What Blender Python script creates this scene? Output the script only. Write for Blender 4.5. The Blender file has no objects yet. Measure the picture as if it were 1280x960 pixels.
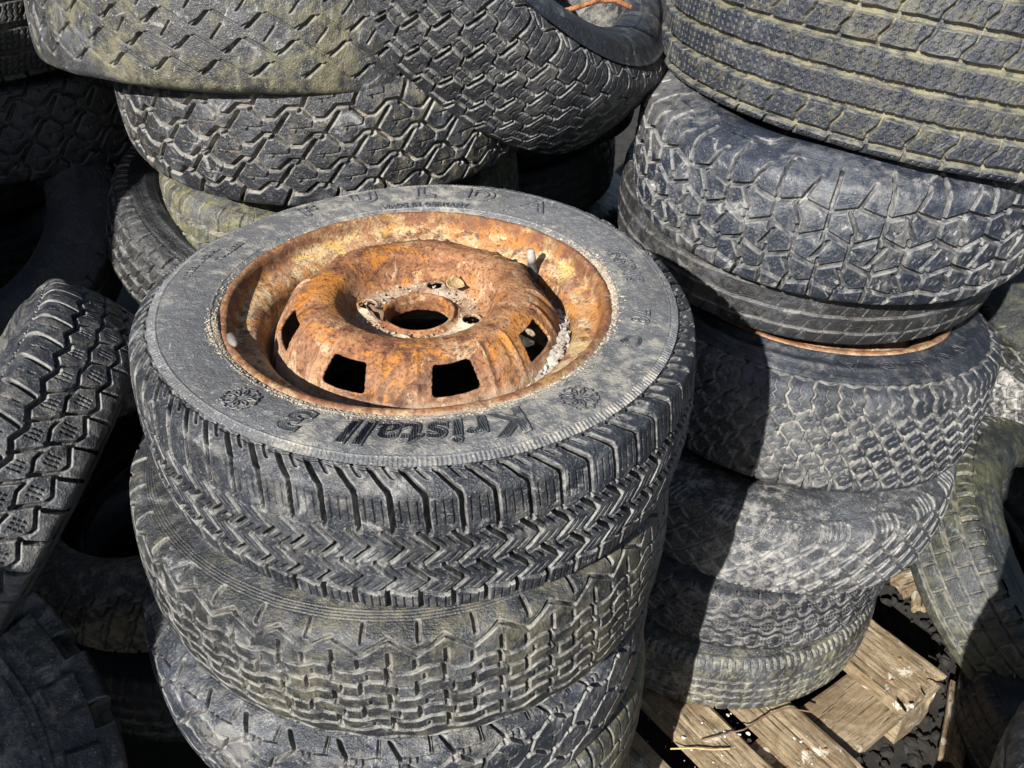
import bpy, bmesh, math, random
import numpy as np
from mathutils import Vector, Matrix

Q = 1.0                      # mesh fineness
EYE = 1.48                   # camera height above the ground
C = bpy.context.scene.collection
random.seed(4)
rng = np.random.default_rng(7)
R_ = math.radians

# ------------------------------------------------------------------ noise
def _hash(i, j, k, seed):
    h = (i * 374761393 + j * 668265263 + k * 2147483647 + seed * 974711) & 0xffffffff
    h = ((h ^ (h >> 13)) * 1274126177) & 0xffffffff
    h = (h ^ (h >> 16)) & 0xffff
    return h.astype(np.float32) / 32767.5 - 1.0

def vnoise(x, y, z, seed=0):
    xi = np.floor(x).astype(np.int64); yi = np.floor(y).astype(np.int64); zi = np.floor(z).astype(np.int64)
    fx = (x - xi).astype(np.float32); fy = (y - yi).astype(np.float32); fz = (z - zi).astype(np.float32)
    fx = fx * fx * (3 - 2 * fx); fy = fy * fy * (3 - 2 * fy); fz = fz * fz * (3 - 2 * fz)
    r = 0
    for a in (0, 1):
        wa = fx if a else 1 - fx
        for b in (0, 1):
            wb = fy if b else 1 - fy
            for c in (0, 1):
                wc = fz if c else 1 - fz
                r = r + wa * wb * wc * _hash(xi + a, yi + b, zi + c, seed)
    return r

# ------------------------------------------------------------------ tagging
def tag(o, label=None, cat=None, group=None, kind=None):
    if label: o['label'] = label
    if cat: o['category'] = cat
    if group: o['group'] = group
    if kind: o['kind'] = kind
    return o

def empty(name, loc=(0, 0, 0), mat=None):
    o = bpy.data.objects.new(name, None); C.objects.link(o)
    o.empty_display_size = .05
    if mat is not None: o.matrix_world = mat
    else: o.location = loc
    return o

def link(name, me, m=None, parent=None):
    o = bpy.data.objects.new(name, me); C.objects.link(o)
    if m and not me.materials: me.materials.append(m)
    if parent: o.parent = parent
    return o

def mesh_np(name, V, F, smooth=True, attrs=None):
    """V (n,3), F (m,4) quads or (m,3) tris"""
    me = bpy.data.meshes.new(name)
    V = np.ascontiguousarray(V, np.float32); F = np.ascontiguousarray(F, np.int32)
    n, k = F.shape
    me.vertices.add(len(V)); me.vertices.foreach_set('co', V.ravel())
    me.loops.add(n * k); me.loops.foreach_set('vertex_index', F.ravel())
    me.polygons.add(n)
    me.polygons.foreach_set('loop_start', np.arange(0, n * k, k, dtype=np.int32))
    me.polygons.foreach_set('use_smooth', np.full(n, smooth, dtype=bool))
    me.update(calc_edges=True)
    for key, arr in (attrs or {}).items():
        a = me.attributes.new(key, 'FLOAT', 'POINT')
        a.data.foreach_set('value', np.ascontiguousarray(arr, np.float32).ravel())
    return me

def grid_faces(nr, nc, wrap):
    i = np.arange(nr - 1)[:, None]
    j = np.arange(nc if wrap else nc - 1)[None, :]
    j2 = (j + 1) % nc
    return np.stack([i * nc + j, i * nc + j2, (i + 1) * nc + j2, (i + 1) * nc + j], -1).reshape(-1, 4)

# ------------------------------------------------------------------ materials
class NT:
    def __init__(s, name):
        s.m = bpy.data.materials.new(name); s.m.use_nodes = True
        s.t = s.m.node_tree; s.n = s.t.nodes; s.l = s.t.links
        s.b = s.n['Principled BSDF']
    def node(s, typ, **kw):
        nd = s.n.new(typ)
        for k, v in kw.items():
            if k.startswith('i_'):
                key = k[2:]
                nd.inputs[int(key) if key.isdigit() else key].default_value = v
            else: setattr(nd, k, v)
        return nd
    def lk(s, a, b): s.l.new(a, b)
    def coords(s, off=(0, 0, 0), scale=(1, 1, 1)):
        tc = s.node('ShaderNodeTexCoord'); mp = s.node('ShaderNodeMapping')
        mp.inputs['Location'].default_value = off; mp.inputs['Scale'].default_value = scale
        s.lk(tc.outputs['Object'], mp.inputs['Vector']); return mp.outputs['Vector']
    def noise(s, vec, scale, detail=4, rough=.55, dist=0):
        nd = s.node('ShaderNodeTexNoise'); nd.inputs['Scale'].default_value = scale
        nd.inputs['Detail'].default_value = detail; nd.inputs['Roughness'].default_value = rough
        nd.inputs['Distortion'].default_value = dist
        s.lk(vec, nd.inputs['Vector']); return nd.outputs['Fac']
    def ramp(s, fac, stops):
        nd = s.node('ShaderNodeValToRGB'); e = nd.color_ramp.elements
        while len(e) < len(stops): e.new(.5)
        for el, (p, c) in zip(e, stops):
            el.position = p; el.color = (c, c, c, 1) if not hasattr(c, '__len__') else (*c, 1)
        s.lk(fac, nd.inputs[0]); return nd.outputs[0]
    def mix(s, fac, a, b, blend='MIX'):
        nd = s.node('ShaderNodeMix', data_type='RGBA', blend_type=blend)
        for inp, v in ((nd.inputs[0], fac), (nd.inputs[6], a), (nd.inputs[7], b)):
            if hasattr(v, 'is_linked'): s.lk(v, inp)
            elif hasattr(v, '__len__'): inp.default_value = (*v, 1)
            else: inp.default_value = v
        return nd.outputs[2]
    def math(s, op, a, b=0.0, clamp=False):
        nd = s.node('ShaderNodeMath', operation=op, use_clamp=clamp)
        for inp, v in ((nd.inputs[0], a), (nd.inputs[1], b)):
            if hasattr(v, 'is_linked'): s.lk(v, inp)
            else: inp.default_value = v
        return nd.outputs[0]
    def bump(s, h, strength, dist, prev=None):
        nd = s.node('ShaderNodeBump'); nd.inputs['Strength'].default_value = strength
        nd.inputs['Distance'].default_value = dist
        s.lk(h, nd.inputs['Height'])
        if prev is not None: s.lk(prev, nd.inputs['Normal'])
        return nd.outputs[0]

def rubber(name, base=(.012, .014, .019), dust=.35, moss=0.0, groove=.2, wear=.5, edge=.5, scale=1.0,
           dustc=(.26, .243, .212), groovec=(.30, .26, .20), mossc=(.11, .105, .035), rough=.43):
    s = NT(name); off = tuple(rng.uniform(-5, 5, 3))
    v = s.coords(off); vs = s.coords(off, (1, 1, .16))
    n1 = s.noise(v, 8 * scale, 7, .62, .4)
    n2 = s.noise(v, 60, 6, .68)
    n3 = s.noise(v, 420, 3, .6)
    n4 = s.noise(v, 5 * scale, 7, .66, .6)
    n5 = s.noise(v, 26 * scale, 8, .74, .9)
    n6 = s.noise(vs, 70, 6, .68, .3)
    col = s.mix(s.math('MULTIPLY', s.ramp(n1, [(.42, 0.0), (.66, 1.0)]), min(1, wear)), base, tuple(x * 1.2 + y for x, y in zip(base, (.010, .012, .017))))
    # scuffed, sun bleached patches with ragged borders
    col = s.mix(s.math('MULTIPLY', s.ramp(s.math('ADD', s.math('MULTIPLY', n5, .6), s.math('MULTIPLY', n1, .4)), [(.515, 0), (.565, 1)]), min(1, wear * .55)), col, (.085, .090, .100))
    col = s.mix(s.math('MULTIPLY', s.ramp(n5, [(.585, 0), (.635, 1)]), min(1, wear * .7)), col, (.24, .238, .23))
    # run-off streaks, films of dust, grains
    st = s.math('MULTIPLY', s.ramp(n6, [(.52, 0), (.64, 1)]), s.math('MULTIPLY', s.ramp(n4, [(.40, 0), (.60, 1)]), min(1, dust * 1.1)))
    col = s.mix(st, col, dustc)
    d = s.math('MULTIPLY', s.ramp(s.math('ADD', s.math('MULTIPLY', n4, .55), s.math('MULTIPLY', n2, .45)), [(.515, 0), (.59, 1)]), dust)
    col = s.mix(d, col, dustc)
    sp = s.math('MULTIPLY', s.ramp(n3, [(.62, 0), (.69, 1)]), min(1, dust * 1.6))
    col = s.mix(sp, col, tuple(x * 1.25 for x in dustc))
    if moss > 0:
        mk = s.math('MULTIPLY', s.ramp(s.math('ADD', s.math('MULTIPLY', n4, .5), s.math('MULTIPLY', n2, .5)), [(.51 - .13 * moss, 0), (.60 - .10 * moss, 1)]), min(1, .35 + moss * .6))
        col = s.mix(mk, col, mossc)
    at = s.node('ShaderNodeAttribute', attribute_name='groove')
    gf = s.math('MULTIPLY', at.outputs['Fac'], s.math('MULTIPLY', s.ramp(n2, [(.40, .1), (.58, 1)]), groove))
    col = s.mix(gf, col, groovec)
    ae = s.node('ShaderNodeAttribute', attribute_name='edge')
    ef = s.math('MULTIPLY', ae.outputs['Fac'], s.math('MULTIPLY', s.ramp(n2, [(.40, 0), (.56, 1)]), edge))
    col = s.mix(ef, col, (.28, .275, .262))  # dust plus painted bright halos along the groove borders
    s.lk(col, s.b.inputs['Base Color'])
    s.lk(s.ramp(n2, [(.3, rough - .12), (.7, rough + .2)]), s.b.inputs['Roughness'])
    s.b.inputs['Specular IOR Level'].default_value = .5
    vo = s.node('ShaderNodeTexVoronoi', feature='DISTANCE_TO_EDGE'); vo.inputs['Scale'].default_value = 95
    nv = s.node('ShaderNodeMix', data_type='VECTOR'); nv.inputs[0].default_value = .035
    ncol = s.node('ShaderNodeTexNoise'); ncol.inputs['Scale'].default_value = 60
    s.lk(v, ncol.inputs['Vector']); s.lk(v, nv.inputs[4]); s.lk(ncol.outputs['Color'], nv.inputs[5])
    s.lk(nv.outputs[1], vo.inputs['Vector'])
    cr = s.ramp(vo.outputs['Distance'], [(0.0, 0), (.04, 1)])
    crm = s.math('MAXIMUM', cr, s.ramp(n5, [(.47, 1), (.56, 0)]))
    b1 = s.bump(crm, .45, .0012)
    b2 = s.bump(n3, .7, .0018, b1)
    b3 = s.bump(n2, .6, .005, b2)
    s.lk(b3, s.b.inputs['Normal'])
    return s.m

def rust_mat(name, pale):
    s = NT(name); v = s.coords(tuple(rng.uniform(-3, 3, 3)))
    n1 = s.noise(v, 13, 8, .68, .8); n2 = s.noise(v, 75, 8, .75, .4); n3 = s.noise(v, 330, 4, .65); n4 = s.noise(v, 21, 8, .72, 1.0); n5 = s.noise(v, 38, 8, .72, .6)
    f = s.math('ADD', s.math('MULTIPLY', n1, .5), s.math('MULTIPLY', n2, .5))
    col = s.ramp(f, [(.36, (.040, .016, .010)), (.44, (.115, .046, .022)), (.50, (.20, .085, .036)), (.56, (.28, .140, .066)), (.64, (.36, .22, .125))])
    # old paint and dried mud left in ragged patches
    col = s.mix(s.math('MULTIPLY', s.ramp(n5, [(.485 if pale else .555, 0), (.545 if pale else .605, 1)]), .8), col, (.48, .36, .19) if pale else (.38, .27, .16))
    # fresh orange scale
    col = s.mix(s.math('MULTIPLY', s.ramp(n4, [(.50 if pale else .525, 0), (.57 if pale else .60, 1)]), .85), col, (.37, .140, .018))
    if pale: col = s.mix(s.math('MULTIPLY', s.ramp(n4, [(.37, 1), (.44, 0)]), .7), col, (.50, .30, .055))
    col = s.mix(s.math('MULTIPLY', s.ramp(n3, [(.55, 0), (.60, 1)]), .75), col, (.045, .015, .009))
    col = s.mix(s.math('MULTIPLY', s.ramp(n2, [(.36, 1), (.42, 0)]), .75), col, (.05, .018, .010))
    al = s.node('ShaderNodeAttribute', attribute_name='lip')
    col = s.mix(s.math('MULTIPLY', al.outputs['Fac'], s.ramp(n2, [(.40, 1), (.62, .35)])), col, (.12, .050, .026))
    ad = s.node('ShaderNodeAttribute', attribute_name='silt')
    sf = s.math('MULTIPLY', ad.outputs['Fac'], s.ramp(n2, [(.38, .1), (.54, 1)]))
    col = s.mix(sf, col, (.42, .35, .26))
    s.lk(col, s.b.inputs['Base Color'])
    s.lk(s.ramp(n2, [(.3, .5), (.7, .9)]), s.b.inputs['Roughness'])
    s.b.inputs['Specular IOR Level'].default_value = .35
    b = s.bump(n4, .4, .004); b = s.bump(n2, .7, .0045, b); b = s.bump(n3, .6, .0018, b); s.lk(b, s.b.inputs['Normal'])
    return s.m

def wood_mat(name, c1, c2, c3):
    s = NT(name); v = s.coords(tuple(rng.uniform(-3, 3, 3)))
    st = s.coords(tuple(rng.uniform(-3, 3, 3)), (1.6, 30, 30))
    g = s.noise(st, 6, 9, .75, .8); n = s.noise(v, 14, 7, .7, .6); n2 = s.noise(v, 140, 5, .6)
    col = s.mix(s.ramp(g, [(.34, 0), (.62, 1)]), c1, c2)
    col = s.mix(s.ramp(n, [(.46, 0), (.66, .85)]), col, c3)
    col = s.mix(s.math('MULTIPLY', s.ramp(n2, [(.60, 0), (.70, 1)]), .6), col, (.06, .045, .03))
    col = s.mix(s.math('MULTIPLY', s.ramp(g, [(.41, 1), (.45, 0)]), .92), col, (.022, .014, .008))
    col = s.mix(s.math('MULTIPLY', s.ramp(s.noise(v, 11, 8, .75, .5), [(.575, 0), (.61, 1)]), .85), col, (.58, .53, .44))
    s.lk(col, s.b.inputs['Base Color']); s.b.inputs['Roughness'].default_value = .85
    b = s.bump(g, .9, .008); b = s.bump(n2, .6, .003, b); s.lk(b, s.b.inputs['Normal'])
    return s.m

def speck_mat(name, c1, c2, scale, rough=.9):
    s = NT(name); v = s.coords(tuple(rng.uniform(-3, 3, 3)))
    n = s.noise(v, scale, 6, .65); n2 = s.noise(v, scale * 9, 4, .6)
    col = s.mix(s.ramp(n, [(.38, 0), (.62, 1)]), c1, c2)
    s.lk(col, s.b.inputs['Base Color']); s.b.inputs['Roughness'].default_value = rough
    b = s.bump(n2, .5, .003); s.lk(b, s.b.inputs['Normal'])
    return s.m

# ------------------------------------------------------------------ tyre profile
def catmull(P, n=24):
    P = np.array(P, float); out = []
    Pe = np.vstack([2 * P[0] - P[1], P, 2 * P[-1] - P[-2]])
    for i in range(1, len(Pe) - 2):
        p0, p1, p2, p3 = Pe[i - 1:i + 3]
        t0 = 0; t1 = t0 + np.linalg.norm(p1 - p0) ** .5; t2 = t1 + np.linalg.norm(p2 - p1) ** .5; t3 = t2 + np.linalg.norm(p3 - p2) ** .5
        t = np.linspace(t1, t2, n, endpoint=False)[:, None]
        A1 = (t1 - t) / (t1 - t0) * p0 + (t - t0) / (t1 - t0) * p1
        A2 = (t2 - t) / (t2 - t1) * p1 + (t - t1) / (t2 - t1) * p2
        A3 = (t3 - t) / (t3 - t2) * p2 + (t - t2) / (t3 - t2) * p3
        B1 = (t2 - t) / (t2 - t0) * A1 + (t - t0) / (t2 - t0) * A2
        B2 = (t3 - t) / (t3 - t1) * A2 + (t - t1) / (t3 - t1) * A3
        out.append((t2 - t) / (t2 - t1) * B1 + (t - t1) / (t2 - t1) * B2)
    out.append(P[-1:]); return np.vstack(out)

class Profile:
    """half section of a tyre: arc length s from the crown out to the bead"""
    def __init__(s, R, W, rr, tw, crown=.006, bf=.8, ext=.012, sq=1.0, flat=False):
        w = W / 2; h = R - rr
        pts = [(0, R), (tw * .5, R - crown * .25), (tw * .85, R - crown * .75), (tw, R - crown - .003 * sq),
               (tw + .45 * (w - tw), R - crown - .020), (w * .965, R - crown - .024 - h * .16), (w, R - h * .55),
               (w * .985, R - h * .72), (w * (bf + .08), R - h * .90), (w * bf, rr + .002), (w * (bf - .1), rr)]
        if flat:        # square shouldered casing with a flat, upright face
            pts[4:8] = [(tw + .62 * (w - tw), R - crown - .015), (w * .975, R - crown - .024), (w, R - h * .42), (w * .99, R - h * .66)]
        c = catmull(pts)
        d = np.r_[0, np.cumsum(np.linalg.norm(np.diff(c, axis=0), axis=1))]
        s.d, s.c = d, c
        s.st = d[3 * 24] + ext           # tread edge (a little down the shoulder)
        s.end = d[-1]
        g = np.gradient(c, d, axis=0)
        s.nx = -g[:, 1]; s.nr = g[:, 0]   # outward normal
        l = np.hypot(s.nx, s.nr); s.nx /= l; s.nr /= l
        s.w, s.rr, s.R, s.bf, s.h = w, rr, R, bf, h
    def at(s, a):
        sg = np.sign(a); a = np.abs(a)
        f = lambda q: np.interp(a, s.d, q)
        return sg * f(s.c[:, 0]), f(s.c[:, 1]), sg * f(s.nx), f(s.nr)
    def at_r(s, r):
        """x and normal on the side wall at radius r"""
        k = 6 * 24 - 30
        rr = s.c[k:, 1][::-1]; g = lambda q: np.interp(r, rr, q[k:][::-1])
        return g(s.c[:, 0]), g(s.nx), g(s.nr)

# ------------------------------------------------------------------ tread language
def zz(s0, amp, N, ph=0., w=.005, d=.006, shape='tri', rng_=None):
    return ('z', s0, amp, N, ph, w, d, shape)
def lat(N, ph, s0, s1, pts, w=.004, d=.006, every=None):
    return ('l', N, ph, s0, s1, pts, w, d, every)

def wave(x, shape):
    x = x - np.floor(x)
    if shape == 'sin': return np.sin(2 * np.pi * x)
    t = 4 * np.abs(x - .5) - 1           # triangle 1..-1..1
    if shape == 'tri': return t
    if shape == 'trap': return np.clip(t * 1.9, -1, 1)
    if shape == 'sq': return np.clip(t * 6, -1, 1)

def tread_height(design, U, S, R, cell):
    """U in turns, S in metres -> displacement (negative), groove mask, edge mask"""
    H = np.zeros(U.shape, np.float32); E = np.zeros(U.shape, np.float32)
    circ = 2 * np.pi * R
    for g in design:
        if g[0] == 'z':
            _, s0, amp, N, ph, w, d, shape = g
            x = U * N + ph
            sl = (wave(x + .01, shape) - wave(x - .01, shape)) / .02 * amp * N / circ
            dist = np.abs(S - s0 - amp * wave(x, shape)) / np.sqrt(1 + sl * sl)
            msk = 1.0
        else:
            _, N, ph, s0, s1, pts, w, d, every = g
            xs = [p[0] for p in pts]; us = [p[1] for p in pts]
            off = np.interp(S, xs, us); off2 = np.interp(S + .001, xs, us)
            sl = (off2 - off) / .001
            x = U * N + ph - off / circ * N
            fr = np.abs(x - np.round(x))
            dist = fr * circ / N / np.sqrt(1 + sl * sl)
            # ends of the cut are rounded off
            ov = np.maximum(np.maximum(s0 - S, S - s1), 0)
            dist = np.hypot(dist, ov)
            if every:
                k = np.round(x).astype(int) % every[0]
                dist = np.where(k == every[1], dist, 1.0)
        e = max(cell * .75, .00055)
        t = np.clip((dist - (w / 2 - e)) / (2 * e), 0, 1)
        m = 1 - t * t * (3 - 2 * t)
        H = np.maximum(H, m * d)
        if w > .0025:
            E = np.maximum(E, np.clip(1 - np.abs(dist - w / 2 - e) / .0014, 0, 1))
    return -H, E

def frame(n, spin=0.):
    n = Vector(n).normalized()
    a = Vector((1, 0, 0))
    if abs(n.x) > .9: a = Vector((0, 1, 0))
    e1 = (a - n * a.dot(n)).normalized(); e2 = n.cross(e1)
    if spin:
        c, s = math.cos(spin), math.sin(spin); e1, e2 = e1 * c + e2 * s, e2 * c - e1 * s
    return e1, e2, n

CAM = Vector((0, 0, EYE))
seed_ctr = [0]
TYRES = {}

def tyre(label, c, n, R=.29, W=.16, rr=.17, tw=None, crown=.006, bf=.8, ext=.012, sq=1., design=(), side=(), mat=None,
         mat_side=None, q=1.0, qs=2.0, spin=0., group=None, cat='tyre', warp=.00042, lump=.0035, name='tyre', chip=.6, gdep=1.35, wearband=None, flat=False):
    """c relative to the eye (z up), n the axis pointing to the outer face"""
    seed_ctr[0] += 1; sd = seed_ctr[0]
    tw = tw or W * .40
    pf = Profile(R, W, rr, tw, crown, bf, ext, sq, flat)
    e1, e2, e3 = frame(n, spin)
    loc = Vector(c) + CAM
    M = Matrix(((e1.x, e2.x, e3.x, loc.x), (e1.y, e2.y, e3.y, loc.y), (e1.z, e2.z, e3.z, loc.z), (0, 0, 0, 1)))
    root = empty(name, mat=M); tag(root, label, cat, group)
    # angular sampling: fine on the half that faces the photograph's viewpoint
    v = M.inverted() @ CAM
    pc = math.atan2(v.y, v.x); dist = max(.5, (CAM - loc).length - R * .8)
    cell = .00068 * q * dist / Q
    half = R_(100)
    n1 = max(24, int(2 * half * R / cell)); n2 = max(16, int((2 * math.pi - 2 * half) * R / (cell * 6)))
    phi = np.concatenate([np.linspace(-half, half, n1, endpoint=False), np.linspace(half, 2 * math.pi - half, n2, endpoint=False)]) + pc
    cphi = np.cos(phi).astype(np.float32); sphi = np.sin(phi).astype(np.float32)
    nc = len(phi)
    o1, o2, o3 = rng.uniform(0, 6.28, 3)
    def deform(x, r, ph):
        """each old casing is a little out of true"""
        r = r + lump * (.8 * np.cos(2 * ph + o1) + .5 * np.cos(3 * ph + o2)) * np.clip((r - rr) / (R - rr), 0, 1)
        x = x + lump * (1.0 * np.cos(2 * ph + o3) + .6 * np.cos(3 * ph + o1)) * np.clip((r - rr) / (R - rr), 0, 1)
        return x, r
    # ---- tread
    nr = max(8, int(2 * pf.st / (cell * 1.0)))
    s = np.linspace(-pf.st, pf.st, nr)
    U, S = np.meshgrid(phi / (2 * math.pi), s)
    PX, PY = np.cos(U * 2 * math.pi) * R, np.sin(U * 2 * math.pi) * R
    if q < 3:
        wu = vnoise(PX * 90, PY * 90, S * 90, sd) * warp + vnoise(PX * 260, PY * 260, S * 260, sd + 9) * warp * .35
        ws = vnoise(PX * 90 + 31, PY * 90, S * 90, sd + 3) * warp + vnoise(PX * 260, PY * 260 + 5, S * 260, sd + 5) * warp * .35
        base = vnoise(PX * 26, PY * 26, S * 26, sd + 1) * .0007 + vnoise(PX * 75, PY * 75, S * 75, sd + 2) * .0006 * chip + vnoise(PX * 190, PY * 190, S * 190, sd + 21) * .00035 * chip
        fill = .5 + .5 * vnoise(PX * 18, PY * 18, S * 18, sd + 8)
    else:
        wu = ws = base = 0; fill = .5
    H, E = tread_height(design, U + wu / (2 * math.pi * R), S + ws, R, cell)
    G = np.clip(-H / .0045, 0, 1)
    H = H * gdep * (1 - .2 * fill) + base
    if wearband is not None:          # whole rib worn away towards one side
        H = H * np.interp(S, *wearband)
    x, r, nx, nrm = pf.at(S)
    x = x + H * nx; r = r + H * nrm
    x, r = deform(x, r, U * 2 * math.pi)
    # skirts under the edges
    def skirt(row):
        xx, rw, a, b = pf.at(np.full(nc, s[row] + (.001 if row else -.001)))
        xx = xx - a * .006; rw = rw - b * .006
        return deform(xx, rw, phi)
    xa, ra = skirt(0); xb, rb = skirt(-1)
    x = np.vstack([xa, x, xb]); r = np.vstack([ra, r, rb])
    V = np.stack([r * cphi, r * sphi, x], -1).reshape(-1, 3)
    G = np.vstack([G[:1], G, G[-1:]]); E = np.vstack([E[:1] * 0, E, E[-1:] * 0])
    me = mesh_np('tread', V, grid_faces(nr + 2, nc, True), True, {'groove': G, 'edge': E})
    link('tread', me, mat, root)
    # ---- the two side walls
    msd = mat_side or mat
    facing = v.z
    for sg in (1, -1):
        vis = (sg * facing > 0)
        cs = cell * (qs if vis else 6)
        n1s = max(96, int(2 * math.pi * R / cs)); ph = np.linspace(0, 2 * math.pi, n1s, endpoint=False)
        ns = max(14, int((pf.end - pf.st) / cs))
        ss = np.linspace(pf.st, pf.end, ns) * sg
        U, S = np.meshgrid(ph, ss)
        x, r, nx, nrm = pf.at(S)
        H = np.zeros_like(x); G = np.zeros_like(x)
        if vis and q < 3:
            X2, Y2 = np.cos(U) * r, np.sin(U) * r
            H += vnoise(X2 * 30, Y2 * 30, S * 30, sd + 4) * .0007 + vnoise(X2 * 120, Y2 * 120, S * 120, sd + 6) * .0002
        for it in (side if vis else ()):
            if it[0] == 'ring':            # radius, width, height
                _, r0, w, h = it
                t = np.clip(1 - np.abs(r - r0) / (w / 2 + cs * .5), 0, 1); t = t * t * (3 - 2 * t)
                H += t * h
                if h < 0: G = np.maximum(G, t * .6)
            if it[0] == 'hatch':           # r0, r1, count, height: fine radial ribs in a band
                _, r0, r1, N, h = it
                H += np.where((r > r0) & (r < r1), (np.cos(U * N) * .5 + .3) * h, 0)
            if it[0] == 'lug':             # r0, r1, N, skew, width fraction, height
                _, r0, r1, N, sk, wf, h = it
                fr = (U / (2 * math.pi) * N + (r - r0) * sk) % 1
                t = np.clip((wf / 2 - np.abs(fr - .5)) * 14, 0, 1) * np.clip((r - r0) / .004, 0, 1) * np.clip((r1 - r) / .004, 0, 1)
                H += t * h
        x = x + H * nx; r = r + H * nrm
        x, r = deform(x, r, U)
        V = np.stack([r * np.cos(U), r * np.sin(U), x], -1).reshape(-1, 3)
        F = grid_faces(ns, n1s, True)
        if sg < 0: F = F[:, ::-1]
        link('sidewall', mesh_np('sidewall', V, F, True, {'groove': G, 'edge': G * 0}), msd, root)
    # ---- inside of the casing
    w = pf.w; ph = np.linspace(0, 2 * math.pi, 128, endpoint=False)
    half_in = [(w * (bf - .1), rr), (w * (bf - .2), rr + .003), (w * (bf - .12), rr + .018), (w * .86, R - pf.h * .6), (w * .84, R - pf.h * .35), (tw * .9, R - crown - .022), (0, R - .016)]
    hc = catmull(half_in, 4); prof = np.vstack([hc, (hc * [-1, 1])[::-1][1:]])
    x, r = deform(prof[:, :1] + 0 * ph, prof[:, 1:] + 0 * ph, ph[None, :] + 0 * prof[:, :1])
    V = np.stack([r * np.cos(ph), r * np.sin(ph), x], -1).reshape(-1, 3)
    link('inner_liner', mesh_np('inner_liner', V, grid_faces(len(prof), 128, True), True), M_LINER, root)
    root['r_'] = 0.0; del root['r_']
    TYRES[root.name] = (root, pf, deform, M)
    return root, pf, deform

# ------------------------------------------------------------------ lettering moulded on a side wall
def text_mesh(body, size, outline, bold=0., shear=0., space=1.):
    cu = bpy.data.curves.new('txt', 'FONT'); cu.body = body; cu.size = size; cu.align_x = 'CENTER'
    cu.offset = bold; cu.shear = shear; cu.space_character = space; cu.resolution_u = 6
    if outline:
        cu.fill_mode = 'NONE'; cu.bevel_depth = outline; cu.bevel_resolution = 1
    else: cu.fill_mode = 'FRONT'
    o = bpy.data.objects.new('txt', cu); C.objects.link(o)
    dg = bpy.context.evaluated_depsgraph_get(); dg.update()
    me = o.evaluated_get(dg).to_mesh()
    V = np.array([v.co[:] for v in me.vertices]); me.calc_loop_triangles()
    T = np.array([t.vertices[:] for t in me.loop_triangles])
    o.evaluated_get(dg).to_mesh_clear()
    bpy.data.objects.remove(o); bpy.data.curves.remove(cu)
    if outline:                                   # drop mitre spikes of the curve bevel
        P = V[T]; ok = (np.abs(P[..., 1] - size * .35) < size * .75).all(1) & (np.abs(P[..., 2]) < outline * 2).all(1)
        ok &= (np.linalg.norm(P - P[:, [1, 2, 0]], axis=-1) < size * 1.1).all(1); T = T[ok]
        u, T = np.unique(T, return_inverse=True); V = V[u]; T = T.reshape(-1, 3)
    return V, T

def split_long(V, T, L):
    V = [tuple(a) for a in V]; T = [tuple(t) for t in T]
    for _ in range(5):
        out = []; mid = {}; ch = False
        for t in T:
            P = [np.array(V[i]) for i in t]
            ls = [np.linalg.norm(P[i] - P[(i + 1) % 3]) for i in range(3)]
            k = int(np.argmax(ls))
            if ls[k] > L:
                ch = True; a, b, c = t[k], t[(k + 1) % 3], t[(k + 2) % 3]
                key = (min(a, b), max(a, b))
                if key not in mid:
                    mid[key] = len(V); V.append(tuple((np.array(V[a]) + np.array(V[b])) / 2))
                m = mid[key]; out += [(a, m, c), (m, b, c)]
            else: out.append(t)
        T = out
        if not ch: break
    return np.array(V), np.array(T)

def wrap(V, pf, deform, r0, phi0, sg=1, lift=0.):
    """flat (x along the text, y up, z out) onto the side wall; tops point outwards, read clockwise from outside"""
    r = r0 + V[:, 1]; ph = phi0 - sg * V[:, 0] / (r0 + .01)
    x, nx, nr = pf.at_r(r)
    z = V[:, 2] + lift
    x, r2 = deform(sg * (x + nx * z), r + nr * z, ph)
    return np.stack([r2 * np.cos(ph), r2 * np.sin(ph), x], -1)

def hatch_strips(body, size, bold, shear, space, step, wid, hgt, slant=0.):
    V, T = text_mesh(body, size, 0, bold, shear, space)
    VV = []; FF = []
    x0, x1 = V[:, 0].min(), V[:, 0].max()
    P = V[T][:, :, :2]
    for k in range(int((x1 - x0) / step) + 1):
        xx = x0 + k * step
        for tri in P:
            ys = []
            for i in range(3):
                a, b = tri[i], tri[(i + 1) % 3]
                if (a[0] - xx) * (b[0] - xx) < 0:
                    ys.append(a[1] + (b[1] - a[1]) * (xx - a[0]) / (b[0] - a[0]))
            if len(ys) == 2 and abs(ys[0] - ys[1]) > 1e-4:
                ya, yb = sorted(ys); m = max(1, int((yb - ya) / .004))
                for q in range(m):
                    y0 = ya + (yb - ya) * q / m; y1 = ya + (yb - ya) * (q + 1) / m
                    b0 = len(VV)
                    VV += [(xx - wid, y0, -.001), (xx, y0, hgt), (xx + wid, y0, -.001), (xx - wid, y1, -.001), (xx, y1, hgt), (xx + wid, y1, -.001)]
                    FF += [(b0, b0 + 1, b0 + 4), (b0, b0 + 4, b0 + 3), (b0 + 1, b0 + 2, b0 + 5), (b0 + 1, b0 + 5, b0 + 4)]
    return np.array(VV), np.array(FF)

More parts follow.
